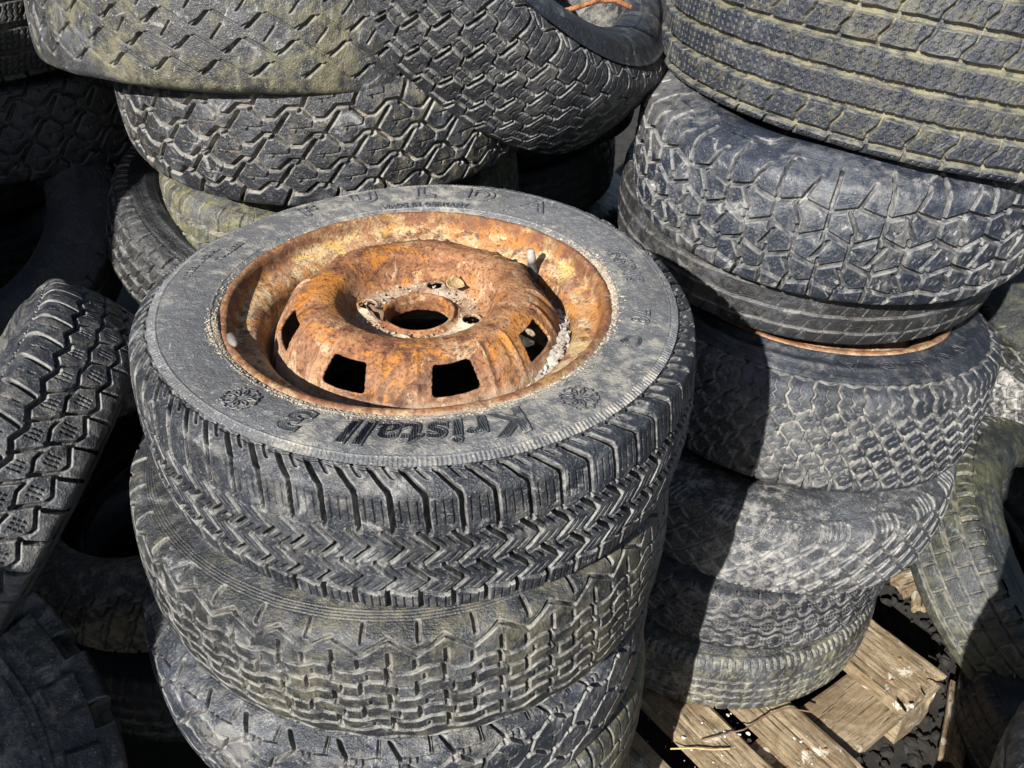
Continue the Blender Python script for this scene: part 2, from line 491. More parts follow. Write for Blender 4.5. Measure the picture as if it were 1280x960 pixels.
def polytube(pts, rad, closed=True, seg=6):
    """tube along a flat polyline"""
    P = np.array([(p[0], p[1], p[2] if len(p) > 2 else 0.) for p in pts], float); n = len(P)
    VV = []; FF = []
    for i in range(n):
        a = P[(i - 1) % n] if closed or i else P[0]; b = P[(i + 1) % n] if closed or i < n - 1 else P[-1]
        t = b - a; t /= np.linalg.norm(t) + 1e-12
        u = np.array((-t[1], t[0], 0.))
        if np.linalg.norm(u) < 1e-6: u = np.array((1., 0, 0))
        u /= np.linalg.norm(u); w = np.cross(t, u)
        rd = rad[i] if hasattr(rad, '__len__') else rad
        for k in range(seg):
            an = 2 * math.pi * k / seg
            VV.append(P[i] + (u * math.cos(an) + w * math.sin(an)) * rd)
    for i in range(n if closed else n - 1):
        j = (i + 1) % n
        for k in range(seg):
            k2 = (k + 1) % seg
            a, b, c, d = i * seg + k, i * seg + k2, j * seg + k2, j * seg + k
            FF += [(a, b, c), (a, c, d)]
    return np.array(VV), np.array(FF)

def snowflake(R, w, arms=8):
    pts = []
    st = 2 * math.pi / arms
    ri = w / math.tan(st / 2) * 1.0
    half = [(w, ri + .0002), (w, R * .55), (w + R * .22, R * .74), (w + R * .22 + w * .9, R * .74 + w * 1.7), (w + w * .3, R * .86), (w, R)]
    arm = [(-x, y) for x, y in half[::-1]]
    arm = half[:0] + [(-x, y) for x, y in half] + half[::-1]
    for k in range(arms):
        a = -k * st; c, s = math.cos(a), math.sin(a)
        pts += [(x * c - y * s, x * s + y * c) for x, y in arm]
    return pts

def dense(pts, L, closed=True):
    out = []; n = len(pts)
    for i in range(n if closed else n - 1):
        a = np.array(pts[i]); b = np.array(pts[(i + 1) % n]); m = max(1, int(np.linalg.norm(b - a) / L))
        for k in range(m): out.append(tuple(a + (b - a) * k / m))
    if not closed: out.append(tuple(pts[-1]))
    return out

def join_parts(parts):
    VV = []; FF = []; n = 0
    for V, F in parts:
        VV.append(V); FF.append(F + n); n += len(V)
    return np.vstack(VV), np.vstack(FF)
#@@BODY
# ------------------------------------------------------------------ materials of the place
M_LINER = rubber('inner_rubber', base=(.010, .011, .013), dust=.3, wear=.2)
M_F1 = rubber('rubber_winter', dust=.22, wear=.75, groove=.10, edge=.55)
M_F1S = rubber('rubber_winter_side', base=(.088, .089, .092), dust=.9, wear=1.2, dustc=(.25, .235, .205), edge=.3, scale=1.3)
M_F2 = rubber('rubber_wavy', base=(.011, .012, .013), dust=.24, dustc=(.22, .19, .145), scale=.8, moss=.12, wear=.7, mossc=(.070, .066, .034), edge=.5)
M_F3 = rubber('rubber_cracked', base=(.012, .015, .021), dust=.30, wear=1.1, edge=.6, scale=1.6)
M_B1 = rubber('rubber_bald', base=(.020, .020, .022), dust=.55, moss=.30, wear=1.0, mossc=(.075, .070, .026), dustc=(.20, .18, .135), edge=.4, scale=1.5)
M_B2 = rubber('rubber_block', base=(.011, .012, .015), dust=.34, dustc=(.29, .245, .18), wear=1.0, moss=.1, mossc=(.07, .068, .03), groove=.5, groovec=(.34, .29, .22), edge=.6)
M_B3 = rubber('rubber_green', base=(.03, .03, .028), dust=.45, moss=.5, wear=.9, mossc=(.145, .135, .05), edge=.4)
M_C = rubber('rubber_lugs', base=(.010, .011, .014), dust=.14, wear=.45, edge=.55, rough=.45)
M_R1 = rubber('rubber_ribs', base=(.013, .016, .025), dust=.12, moss=.05, wear=.4, groove=.8, groovec=(.16, .145, .085), mossc=(.075, .07, .03), edge=.25)
M_R2 = rubber('rubber_all_terrain', base=(.010, .014, .023), dust=.22, wear=1.2, groove=.10, edge=.5, rough=.44)
M_R3 = rubber('rubber_worn', base=(.013, .013, .014), dust=.12, wear=.5, groove=.15, edge=.3)
M_R4 = rubber('rubber_honeycomb', base=(.013, .016, .023), dust=.16, wear=.6, groove=.9, groovec=(.24, .23, .21), edge=.25)
M_R5 = rubber('rubber_dusty', base=(.03, .032, .036), dust=.85, wear=1.3, groove=.15, dustc=(.25, .24, .225), edge=.5)
M_R6 = rubber('rubber_hex', base=(.010, .012, .017), dust=.16, wear=.4, groove=.7, groovec=(.22, .20, .18), edge=.3)
M_R7 = rubber('rubber_fine', base=(.022, .023, .023), dust=.55, wear=.8, groove=.4, moss=.15, edge=.3)
M_L1 = rubber('rubber_leaning', base=(.012, .014, .018), dust=.22, wear=.55, groove=.1, edge=.6)
M_DK = rubber('rubber_shade_dark', base=(.006, .007, .009), dust=.05, wear=.15, edge=.12)  # colour lowered to deepen the shade on tyres in the dark gaps
M_L2 = rubber('rubber_lugged', base=(.016, .018, .021), dust=.35, wear=.7, edge=.7)
M_L3 = rubber('rubber_sandy', base=(.04, .037, .03), dust=.75, wear=.8, dustc=(.34, .29, .20))
M_E = rubber('rubber_mossy', base=(.014, .016, .016), dust=.18, moss=.34, wear=.5, groove=.25, mossc=(.066, .067, .024), edge=.35)
M_RUST = rust_mat('rusty_disc', False); M_RUSTP = rust_mat('rusty_barrel', True)
M_WOOD = wood_mat('weathered_wood', (.27, .195, .105), (.13, .088, .048), (.37, .29, .185))
M_SOIL = speck_mat('soil', (.005, .0046, .004), (.018, .015, .0115), 30)  # near black colour stands in for the deep shade between the tyres
M_SILT = speck_mat('silt', (.40, .34, .25), (.26, .21, .15), 60)
M_GRIT = speck_mat('grit', (.36, .33, .29), (.20, .17, .14), 40)
M_CHIP = speck_mat('pale_chips', (.62, .60, .54), (.42, .38, .30), 50)
M_LEAF = speck_mat('dry_leaf', (.46, .34, .17), (.28, .18, .08), 40)
M_VALVE = speck_mat('valve_cap', (.36, .35, .32), (.22, .20, .17), 90, .6)
M_VRUB = speck_mat('valve_rubber', (.03, .03, .03), (.06, .055, .05), 90, .6)
M_LEAD = speck_mat('lead', (.20, .20, .20), (.13, .11, .10), 70, .55)
M_LET = rubber('moulded_lettering', base=(.040, .043, .048), dust=.85, wear=1.2, edge=0)
M_TWIG = speck_mat('twig_bark', (.16, .095, .055), (.09, .05, .028), 30)

# ------------------------------------------------------------------ tread designs (s up towards the outer face)
def winter():
    N = 64; d = []
    lug = [(.024, .002), (.061, 0), (.066, -.002), (.086, -.021)]
    d += [lat(N, .0, .027, .0825, lug, .0042, .0075)]
    d += [lat(N, .5, .077, .088, lug, .003, .003)]
    for p in (.25, .5, .75): d += [lat(N, p, .036, .058, [(.03, .002), (.064, 0)], .0010, .0018)]
    d += [zz(.0270, .0030, N, .1, .0016, .0028), zz(.0835, .0012, N, .3, .0020, .002)]
    che = [(-.0085, -.003), (.0095, .0135), (.0265, -.003)]
    d += [lat(N, .15, -.007, .0265, che, .0041, .0080)]
    for p in (.5, .8): d += [lat(N, p, .014, .023, che, .0012, .003), lat(N, p, -.003, .006, che, .0012, .003)]
    d += [zz(-.0080, .0032, N, .5, .0022, .0050)]
    che2 = [(-.044, -.003), (-.026, .0135), (-.0085, -.003)]
    d += [lat(N, .45, -.042, -.0085, che2, .0041, .0080)]
    for p in (.8, .1): d += [lat(N, p, -.021, -.012, che2, .0012, .003), lat(N, p, -.038, -.029, che2, .0012, .003)]
    d += [zz(-.0430, .0026, N, .1, .0034, .0065)]
    d += [lat(N, .3, -.092, -.043, [(-.1, .02), (-.066, .0), (-.03, 0)], .0044, .0075)]
    for p in (.55, .8, .05): d += [lat(N, p, -.066, -.048, [(-.1, 0), (0, 0)], .0010, .0018)]
    return d

def wavy():
    N = 37; d = []
    for k in range(6): d += [zz(.0850 + k * .0028, 0, 1, 0, .0012, .0009)]
    d += [zz(.0610, .0085, N, 0, .0036, .0065)]
    d += [lat(N, .5, .066, .083, [(0, 0), (.1, .004)], .0042, .006), lat(N, .0, .040, .054, [(0, 0), (.1, 0)], .0044, .0075)]
    rows = (.036, .0195, .003, -.0135, -.030, -.0465)
    for k, s0 in enumerate(rows): d += [zz(s0, .0034, N, .25, .0032, .0050, 'trap')]
    for k in range(len(rows) - 1):
        p = .05 + .5 * (k % 2); b_, a_ = rows[k], rows[k + 1]
        d += [lat(N, p, a_, b_, [(-1, 0), (1, 0)], .0044, .007), lat(N, p + .36, a_ + .003, a_ + .010, [(-1, 0), (1, 0)], .0026, .005)]
    d += [lat(N, .55, .036, .046, [(-1, 0), (1, 0)], .004, .007)]
    d += [zz(-.0620, .002, N, 0, .003, .004, 'trap')]
    for p in (0, .5): d += [lat(N, p, -.078, -.064, [(-1, 0), (1, 0)], .004, .005)]
    return d

def brackets():
    N = 34; d = []
    d += [lat(N, 0, .056, .082, [(.05, 0), (.066, .0), (.084, -.012)], .0042, .006)]
    for q in (.010, .017): d += [lat(N, .5, .060, .084, [(.058, -q), (.0665, -q), (.068, q * .4), (.084, q * .4)], .0022, .0035)]
    d += [zz(.0520, .006, N, 0, .0042, .006, 'trap'), zz(.0160, .007, N, .5, .0042, .006, 'trap'), zz(-.020, .007, N, 0, .0042, .006, 'trap')]
    d += [lat(N, .5, .02, .050, [(.02, -.004), (.05, .006)], .0042, .006), lat(N, 0, -.014, .014, [(-.014, -.006), (.014, .004)], .0042, .006), lat(N, .5, -.05, -.022, [(-.05, 0), (-.02, .006)], .0042, .006)]
    d += [lat(N, .02, .026, .040, [(.02, 0), (.031, .002), (.034, .012), (.044, .014)], .0016, .003), lat(N, .52, -.008, .006, [(-.01, 0), (-.002, .002), (.001, .012), (.01, .014)], .0016, .003)]
    d += [zz(-.054, .004, N, .5, .004, .006, 'trap'), lat(N, 0, -.085, -.056, [(-1, 0), (1, 0)], .005, .006)]
    return d

def bald():
    N = 36; d = []
    for s0, p, w, dd in ((-.062, 0, .0020, .0022), (-.036, .5, .0022, .0024), (-.008, .1, .0020, .0020), (.024, .6, .0020, .0020), (.056, 0, .002, .002)):
        d += [zz(s0, .0085, N, p, w, dd, 'tri')]
        d += [lat(N, p - .26 + .5, s0 - .0075, s0 + .006, [(s0 - .01, -.010), (s0 + .01, .010)], .0040, .0060)]
    d += [lat(N, .1, -.03, -.014, [(-.03, -.004), (-.014, .008)], .0026, .003), lat(N, .6, .002, .016, [(.0, -.004), (.016, .008)], .0026, .003)]
    return d

def zblocks(N=32, w=.0050, dep=.0085):
    d = []
    rows = [(.052, 0), (.0185, .5), (-.0145, 0), (-.0475, .5)]
    for s0, p in rows: d += [zz(s0, .0072, N, p, w * .92, dep, 'trap')]
    for (a, b, p, k) in ((.0185, .052, .27, 1), (-.0145, .0185, .77, 1), (-.0475, -.0145, .27, 1)):
        d += [lat(N, p, a + .002, b - .002, [(a, -.012 * k), (b, .012 * k)], w, dep)]
        m = (a + b) / 2
        d += [lat(N, p + .5, m - .0075, m + .0075, [(m - .0075, -.011), (m - .003, -.009), (m - .001, .009), (m + .0075, .011)], .0019, .0035)]
    d += [lat(N, .77, .054, .085, [(.05, -.006), (.085, .010)], w, dep), lat(N, .27, -.085, -.05, [(-.085, -.01), (-.05, .006)], w, dep)]
    d += [lat(N, .27, .064, .075, [(.06, -.008), (.067, -.006), (.069, .008), (.08, .01)], .0019, .003)]
    return d

def stepblocks(N=46):
    d = []; w = .0042; dep = .0085
    for s0, p in ((.056, .0), (.024, .5), (-.006, .0), (-.036, .5), (-.062, 0)): d += [zz(s0, .0062, N, p, .0030, dep, 'sq')]
    for a, b, p in ((.024, .056, .25), (-.006, .024, .75), (-.036, -.006, .25), (-.062, -.036, .75)):
        d += [lat(N, p, a + .009, b + .002, [(a, 0), (b, .006)], w, dep)]
        for q in (.2, .4, .62, .82): d += [lat(N, p + q, a + .009, b - .008, [(a, 0), (a + .008, .0015), (a + .014, 0), (a + .02, .0015), (b, .003)], .0012, .0022)]
    d += [lat(N, .25, .058, .112, [(.058, 0), (.085, .004), (.096, .004), (.112, -.014)], w * 1.1, dep)]
    for q in (.5, .75, 1.0): d += [lat(N, .25 + q - .25, .064, .088, [(.06, 0), (.07, .0015), (.078, 0), (.09, .0015)], .0012, .0022)]
    d += [zz(.098, .0065, N, .3, .0026, .003, 'trap'), lat(N, .75, .092, .110, [(.09, 0), (.112, -.014)], .002, .003)]
    d += [lat(N, .25, -.11, -.064, [(-.11, 0), (-.06, .006)], w, dep)]
    return d

def ribs():
    d = []; N = 52; g = .0085
    for s0 in (-.1085, -.072, -.036, 0, .036, .072, .1085): d += [zz(s0, .0005, N, 0, g, .0085, 'sin')]
    S = lambda a, b: [(a, -.006), (a + (b - a) * .3, -.0045), (a + (b - a) * .7, .0045), (b, .006)]
    def zig(a, b):
        m = 7; return [(a + (b - a) * i / m, .0013 * (-1) ** i + .005 * i / m) for i in range(m + 1)]
    for a, b, ph in ((-.1045, -.076, .1), (.004, .032, .5), (.040, .068, .2), (-.136, -.1125, .3), (.1125, .136, .7)):
        d += [lat(N, ph, a, b, S(a, b), .0042, .007)]
        for p in (.27, .5, .73): d += [lat(N, ph + p, a + .004, b - .003, zig(a, b), .0013, .003)]
    for a, b in ((-.068, -.040), (-.032, -.004), (.076, .104)):
        d += [lat(N * 4, 0, a, b, zig(a, b), .0013, .003)]
    return d

def terrain():
    N = 28; d = []; w = .0056; D = .009
    d += [zz(.048, .0050, N, 0, w, D), zz(.012, .0075, N, .5, w, D), zz(-.024, .0065, N, .0, w, D), zz(-.056, .004, N, .5, w, D)]
    d += [lat(N, .5, .053, .108, [(.04, 0), (.11, .004)], w, D), lat(N, .0, .046, .086, [(.046, -.004), (.086, .014)], w * .9, D)]
    d += [lat(N, .0, .019, .044, [(.012, .010), (.048, -.010)], w, D), lat(N, .5, .005, .053, [(0, 0), (.05, .001)], w * .8, D)]
    d += [lat(N, .5, -.018, .006, [(-.024, -.010), (.012, .010)], w, D), lat(N, .0, -.030, .019, [(-.03, .001), (.02, 0)], w * .8, D)]
    d += [lat(N, .0, -.052, -.030, [(-.056, .010), (-.024, -.008)], w, D), lat(N, .5, -.060, -.018, [(-.06, 0), (-.02, .001)], w * .8, D)]
    d += [lat(N, .0, -.088, -.052, [(-.09, -.008), (-.052, .002)], w, D), lat(N, .5, -.088, -.060, [(-.09, .0), (-.054, 0)], w, D)]
    for p, s0 in ((.25, .031), (.75, .031), (.25, -.006), (.75, -.006), (.25, -.039), (.75, -.039)):
        for q in (-.06, .06): d += [lat(N, p + q, s0 - .004, s0 + .004, [(s0 - .006, -.002), (s0, .002), (s0 + .006, -.001)], .0012, .0025)]
    return d

def wornribs(N=64):
    d = []
    for s0, w in ((.040, .0034), (.014, .0042), (-.014, .0042), (-.040, .0034)): d += [zz(s0, .0004, 30, 0, w, .0045, 'sin')]
    for a, b, p in ((-.036, -.018, .2), (-.010, .010, .6), (.018, .036, .1)): d += [lat(N, p, a, a + (b - a) * .6, [(a, -.004), (b, .006)], .0018, .0025)]
    d += [lat(N, .5, -.08, -.043, [(-.08, -.012), (-.043, .006)], .0018, .003), lat(N, .5, .043, .08, [(.043, -.004), (.08, .010)], .0022, .0035)]
    return d

def honeycomb():
    N = 52; d = []; w = .0044; D = .0075
    lug = [(.046, 0), (.056, .0035), (.066, -.002), (.076, .0025), (.086, -.003), (.097, 0)]
    d += [lat(N, 0, .048, .096, lug, w, D), zz(.098, .003, N, 0, .003, .004, 'tri')]
    d += [lat(N, .5, .058, .084, [(.05, 0), (.060, .0025), (.065, -.0025), (.071, .0025), (.077, -.0025), (.09, 0)], .0015, .003)]
    rows = (.0465, .0245, .0025, -.0195, -.0415, -.064)
    for i, s0 in enumerate(rows): d += [zz(s0, .0050, N, .5 * (i % 2), w, D, 'trap')]
    for i, a in enumerate(rows[1:]):
        p = .5 * (i % 2)
        d += [lat(N, p + .5, a + .001, a + .021, [(a, 0), (a + .022, .003)], w, D)]
        m = a + .011; d += [lat(N, p, m - .003, m + .003, [(m - .003, -.005), (m, -.001), (m + .001, .004), (m + .003, .005)], .0014, .0025)]
    d += [lat(N, .5, -.098, -.066, [(-1, 0), (1, 0)], w, D)]
    return d

def bricks():
    N = 44; d = []; w = .004; D = .0045
    d += [lat(N, 0, .046, .078, [(.046, 0), (.078, .010)], w, D)]
    for q in (.25, .45, .65): d += [lat(N, q, .060, .082, [(.05, 0), (.085, .010)], .0026, .003, (2, 0))]
    for i, s0 in enumerate((.046, .022, -.002, -.026, -.05)):
        d += [zz(s0, .0075, N, .5 * i, w * .9, D, 'tri'), lat(N, .5 * i + .25, s0 - .022, s0 - .001, [(s0 - .024, -.012), (s0, .010)], w, D)]
    d += [lat(N, .3, -.085, -.052, [(-1, 0), (1, 0)], .005, .005)]
    return d

def hexribs():
    N = 50; d = []
    for s0, p in ((.050, 0), (.030, .5), (.016, .5), (-.004, 0), (-.018, 0), (-.040, .5)): d += [zz(s0, .0040, N, p, .0036, .005, 'trap')]
    for a in (.040, .006, -.029):
        for q in (.2, .35, .5, .65, .8): d += [lat(N, q, a - .005, a + .005, [(a - .006, -.002), (a - .002, .002), (a + .002, -.002), (a + .006, .002)], .0016, .003)]
    d += [lat(N, 0, .054, .08, [(-1, 0), (1, 0)], .003, .004), lat(N, .5, -.08, -.044, [(-1, 0), (1, 0)], .003, .004)]
    return d

def fineribs():
    d = [lat(150, 0, .050, .062, [(-1, 0), (1, 0)], .0045, .004)]
    for s0 in (.022, .004, -.014, -.032): d += [zz(s0, .0016, 90, 0, .0032, .004, 'tri')]
    for a, b in ((.006, .020), (-.012, .002), (-.03, -.016)): d += [lat(120, 0, a + .002, b - .005, [(a, -.003), (b, .004)], .0018, .002)]
    d += [lat(90, 0, .026, .042, [(.026, 0), (.042, .008)], .0014, .0016), lat(90, .5, -.065, -.036, [(-1, 0), (1, 0)], .003, .003)]
    return d

def vblocks():
    N = 46; d = []; w = .0042; D = .008
    d += [zz(.020, .0042, N, 0, .0056, .0085, 'tri'), zz(-.006, .0024, N, .3, .0034, D, 'tri'), zz(-.032, .0040, N, .6, w, D, 'tri')]
    d += [lat(N, .4, .024, .066, [(.02, -.008), (.046, .0), (.070, .006)], w, D), zz(.070, 0, 1, 0, .0022, .004)]
    d += [lat(N * 2, 0, .067, .073, [(-1, 0), (1, 0)], .003, .003)]
    d += [lat(N, .15, -.006, .020, [(-.006, .008), (.020, -.008)], w, D), lat(N, .6, -.032, -.006, [(-.032, .008), (-.006, -.006)], w, D), lat(N, .3, -.085, -.034, [(-.085, .004), (-.034, -.008)], w, D)]
    for a in (.002, .007, .012): d += [lat(N, p, a, a + .003, [(-1, 0), (1, 0)], .0014, .003) for p in (.48, .62, .76)]
    for a in (-.026, -.021, -.016): d += [lat(N, p, a, a + .003, [(-1, 0), (1, 0)], .0014, .003) for p in (.0, .14, .28)]
    for a in (.034, .045): d += [lat(N, .9, a, a + .006, [(-1, 0), (1, 0)], .0013, .003)]
    return d

def tractor():
    N = 26; d = []
    d += [lat(N, 0, .012, .13, [(0, 0), (.13, .01)], .030, .018), lat(N, .5, -.13, -.012, [(-.13, .01), (0, 0)], .030, .018), zz(0, .006, N, 0, .016, .016)]
    return d

def blocky(N=40):
    d = []
    for s0 in (-.04, -.013, .013, .04): d += [zz(s0, .0015, N, 0, .0045, .006)]
    for i, (a, b) in enumerate(((-.085, -.04), (-.04, -.013), (-.013, .013), (.013, .04), (.04, .085))): d += [lat(N, .3 * i, a, b, [(a, -.003), (b, .003)], .0036, .006), lat(N, .3 * i + .5, a + .006, b - .008, [(a, -.003), (b, .003)], .0014, .003)]
    return d

# ------------------------------------------------------------------ the front stack
F1c = Vector((-.094, .822, -.558))
f1, pf1, df1 = tyre('winter tyre still on its rusty steel wheel, topmost of the front stack', F1c, (0.012, 0.0, 1), .281, .158, .186, tw=.064, crown=.005, bf=.86, ext=.021, flat=True,
     sq=.4, design=winter(), mat=M_F1, mat_side=M_F1S, q=.85, qs=1.5, name='wheel', cat='wheel',
     side=[('ring', .2580, .0014, .0012), ('ring', .2490, .0014, .0012), ('hatch', .2497, .2573, 420, .0009), ('ring', .199, .002, .0010)])
tyre('tyre with wavy zigzag tread, directly under the rusty wheel', (-.118, .826, -.728), (-.02, .02, 1), .296, .172, .172, tw=.066, ext=.030, design=wavy(), mat=M_F2, sq=.5, side=[('ring', .235, .002, .001), ('ring', .25, .002, .001)], gdep=.95)
tyre('cracked tyre with bracket shaped shoulder blocks, third from the top in the front stack', (-.135, .828, -.895), (.01, -.02, 1), .298, .165, .172, tw=.062, ext=.028, design=brackets(), mat=M_F3)
tyre('mossy block tread tyre low in the front stack, almost hidden at the bottom edge', (-.115, .84, -1.062), (.0, .01, 1), .290, .165, .172, ext=.02, design=blocky(44), mat=M_B3, q=1.5)
tyre('tyre at the foot of the front stack, mostly below the picture', (-.125, .835, -1.225), (.0, -.01, 1), .292, .165, .172, ext=.02, design=blocky(40), mat=M_R3, q=3)

# ------------------------------------------------------------------ the right stack
RB = (.455, 1.30)
tyre('big mossy tyre with straight ribs and wavy sipes, topmost of the right stack', (.60, 1.40, -.345), (.085, .02, 1), .376, .270, .21, tw=.118, crown=.006, ext=.016, design=ribs(), mat=M_R1)
tyre('chunky all terrain tyre, second from the top of the right stack', (.475, 1.332, -.548), (.055, -.01, 1), .296, .190, .19, tw=.076, ext=.034, design=terrain(), mat=M_R2, warp=.0002, chip=.3, lump=.0015)
tyre('worn dark tyre with thin straight grooves, third from the top of the right stack', (.462, 1.385, -.656), (.045, -.02, 1), .292, .120, .18, tw=.062, design=wornribs(), mat=M_R3, gdep=.9)
r4, pf4, df4 = tyre('wheel with grey honeycomb tyre, fourth from the top of the right stack', (.472, 1.315, -.872), (.070, .080, 1), .292, .205, .203, tw=.080, bf=.95, ext=.020, design=honeycomb(), mat=M_R4,
     side=[('ring', .205, .002, .0012), ('ring', .258, .002, .0014), ('ring', .262, .002, .0012)], name='wheel', cat='wheel')
tyre('pale dusty tyre worn nearly smooth, below the honeycomb tyre', (.440, 1.285, -1.052), (.03, .02, 1), .296, .152, .172, tw=.062, ext=.024, design=bricks(), mat=M_R5, gdep=.8)
tyre('dark tyre with rows of small hexagons, second from the bottom of the right stack', (.390, 1.255, -1.172), (.02, .02, 1), .278, .130, .165, tw=.056, design=hexribs(), mat=M_R6)
tyre('tan tyre with fine saw tooth ribs, resting on the wooden pallet', (.370, 1.245, -1.289), (.0, .0, 1), .288, .134, .165, tw=.056, design=fineribs(), mat=M_R7)

# ------------------------------------------------------------------ the back left stack and the tyre leaning on it
tyre('nearly bald mossy tyre with notched zigzag grooves, topmost of the back left stack', (-.335, 1.475, -.356), (.05, .19, 1), .345, .205, .2, tw=.088, crown=.006, ext=.012, design=bald(), mat=M_B1)
tyre('tyre with big interlocking blocks, below the bald mossy tyre', (-.270, 1.46, -.462), (.03, .0, 1), .318, .180, .19, tw=.074, crown=.008, ext=.016, design=zblocks(), mat=M_B2)
tyre('pale mossy tyre behind the rusty wheel, third in the back left stack', (-.275, 1.48, -.662), (-.03, .03, 1), .290, .175, .18, tw=.066, design=blocky(46), mat=M_B3)
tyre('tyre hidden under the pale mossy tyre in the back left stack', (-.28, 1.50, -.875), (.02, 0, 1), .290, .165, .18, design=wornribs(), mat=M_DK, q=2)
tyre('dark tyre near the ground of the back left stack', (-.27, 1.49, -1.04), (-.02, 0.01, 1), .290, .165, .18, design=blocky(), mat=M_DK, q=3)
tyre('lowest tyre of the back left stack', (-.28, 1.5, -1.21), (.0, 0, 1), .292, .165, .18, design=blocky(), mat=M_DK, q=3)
c_, pfc, dfc = tyre('black tyre with deep stepped blocks, tipped on edge against the bald mossy tyre', (-.030, 1.45, -.285), (.67, -.24, .70), .305, .195, .195, tw=.078, crown=.010, ext=.026, bf=.8, design=stepblocks(36), mat=M_C,
     mat_side=rubber('rubber_smooth_side', base=(.012, .014, .019), dust=.10, wear=.6, rough=.40), side=[('ring', .268, .004, .003), ('ring', .214, .003, .0015)])
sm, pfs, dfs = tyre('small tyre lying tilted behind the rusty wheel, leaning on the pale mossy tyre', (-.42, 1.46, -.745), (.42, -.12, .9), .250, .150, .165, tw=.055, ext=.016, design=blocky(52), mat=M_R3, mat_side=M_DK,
     side=[('ring', .222, .002, .0015), ('ring', .218, .002, .0012), ('ring', .188, .002, .0015), ('ring', .184, .002, .0012)])

# ------------------------------------------------------------------ left side
tyre('tyre with V shaped tread blocks leaning left of the front stack', (-.618, .87, -.765), (-.76, -.12, .60), .255, .130, ext=.02, design=vblocks(), mat=M_L1)
tyre('big lugged tractor tyre in the shadow at the bottom left corner', (-.755, .47, -.935), (.40, -.42, .82), .36, .20, .22, tw=.09, ext=.02, bf=.85, design=tractor(), mat=M_L2,
     side=[('ring', .285, .004, .003), ('ring', .275, .003, .002), ('ring', .245, .003, .002), ('lug', .295, .335, 26, 0, .55, .010)])
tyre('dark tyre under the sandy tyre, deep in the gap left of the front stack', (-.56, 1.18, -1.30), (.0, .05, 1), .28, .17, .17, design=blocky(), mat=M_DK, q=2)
tyre('sandy tyre peeping out between the leaning tyre and the front stack', (-.555, 1.17, -1.06), (-.15, -.15, .97), .26, .16, .17, design=zblocks(40, .004), mat=M_L3)
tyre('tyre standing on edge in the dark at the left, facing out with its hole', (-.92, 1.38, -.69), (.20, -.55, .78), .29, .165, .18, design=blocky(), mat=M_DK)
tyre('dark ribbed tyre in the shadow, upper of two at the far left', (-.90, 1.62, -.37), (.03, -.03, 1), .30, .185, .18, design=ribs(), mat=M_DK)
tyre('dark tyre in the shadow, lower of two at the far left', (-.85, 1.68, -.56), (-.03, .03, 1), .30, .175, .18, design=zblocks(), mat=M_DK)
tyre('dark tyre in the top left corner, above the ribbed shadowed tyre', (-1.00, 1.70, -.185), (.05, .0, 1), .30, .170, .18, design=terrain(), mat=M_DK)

# ------------------------------------------------------------------ right edge
tyre('yellow green tyre at the right edge beside the honeycomb tyre', (1.265, 1.68, -.98), (-.30, -.25, .9), .31, .19, .19, design=zblocks(30), mat=M_E)
tyre('dusty grey tyre with hexagon blocks at the right edge, below the yellow green one', (1.26, 1.64, -1.20), (.1, -.1, 1), .29, .16, .18, design=honeycomb(), mat=M_R5)
tyre('mossy tyre leaning with its ribbed tread down, right of the pallet', (.955, 1.25, -1.32), (.6, -.327, .727),   .29, .165, .18, design=[zz(q, 0, 1, 0, .006, .008) for q in (-.045, -.016, .014, .044)] + [lat(40, .3 * k, q + .006, q + .024, [(-1, 0), (1, 0)], .0045, .007) for k, q in enumerate((-.045, -.016, .014))] + [lat(40, .2, .05, .085, [(-1, 0), (1, 0)], .007, .007), lat(80, .4, .055, .075, [(-1, 0), (1, 0)], .0018, .003)], mat=M_E, side=[('ring', .25, .003, .002), ('ring', .24, .003, .002), ('lug', .262, .285, 40, 8, .5, .003)])
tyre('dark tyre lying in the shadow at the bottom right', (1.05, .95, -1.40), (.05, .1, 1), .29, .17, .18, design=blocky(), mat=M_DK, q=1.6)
# ------------------------------------------------------------------ steel wheels
def spline(P, n=10): return catmull(P, n)

def revolve(P, nphi, wob=.0, seed=1):
    P = np.asarray(P, float); ph = np.linspace(0, 2 * math.pi, nphi, endpoint=False)
    r = P[:, :1] + 0 * ph; z = P[:, 1:] + 0 * ph
    X, Y = np.cos(ph) * r, np.sin(ph) * r
    nn = vnoise(X * 22, Y * 22, z * 22, seed) * wob + vnoise(X * 90, Y * 90, z * 90, seed + 1) * wob * .45 + vnoise(X * 280, Y * 280, z * 280, seed + 2) * wob * .22
    z = z + nn; r = r + nn * .7
    return np.stack([r * np.cos(ph), r * np.sin(ph), z], -1), ph

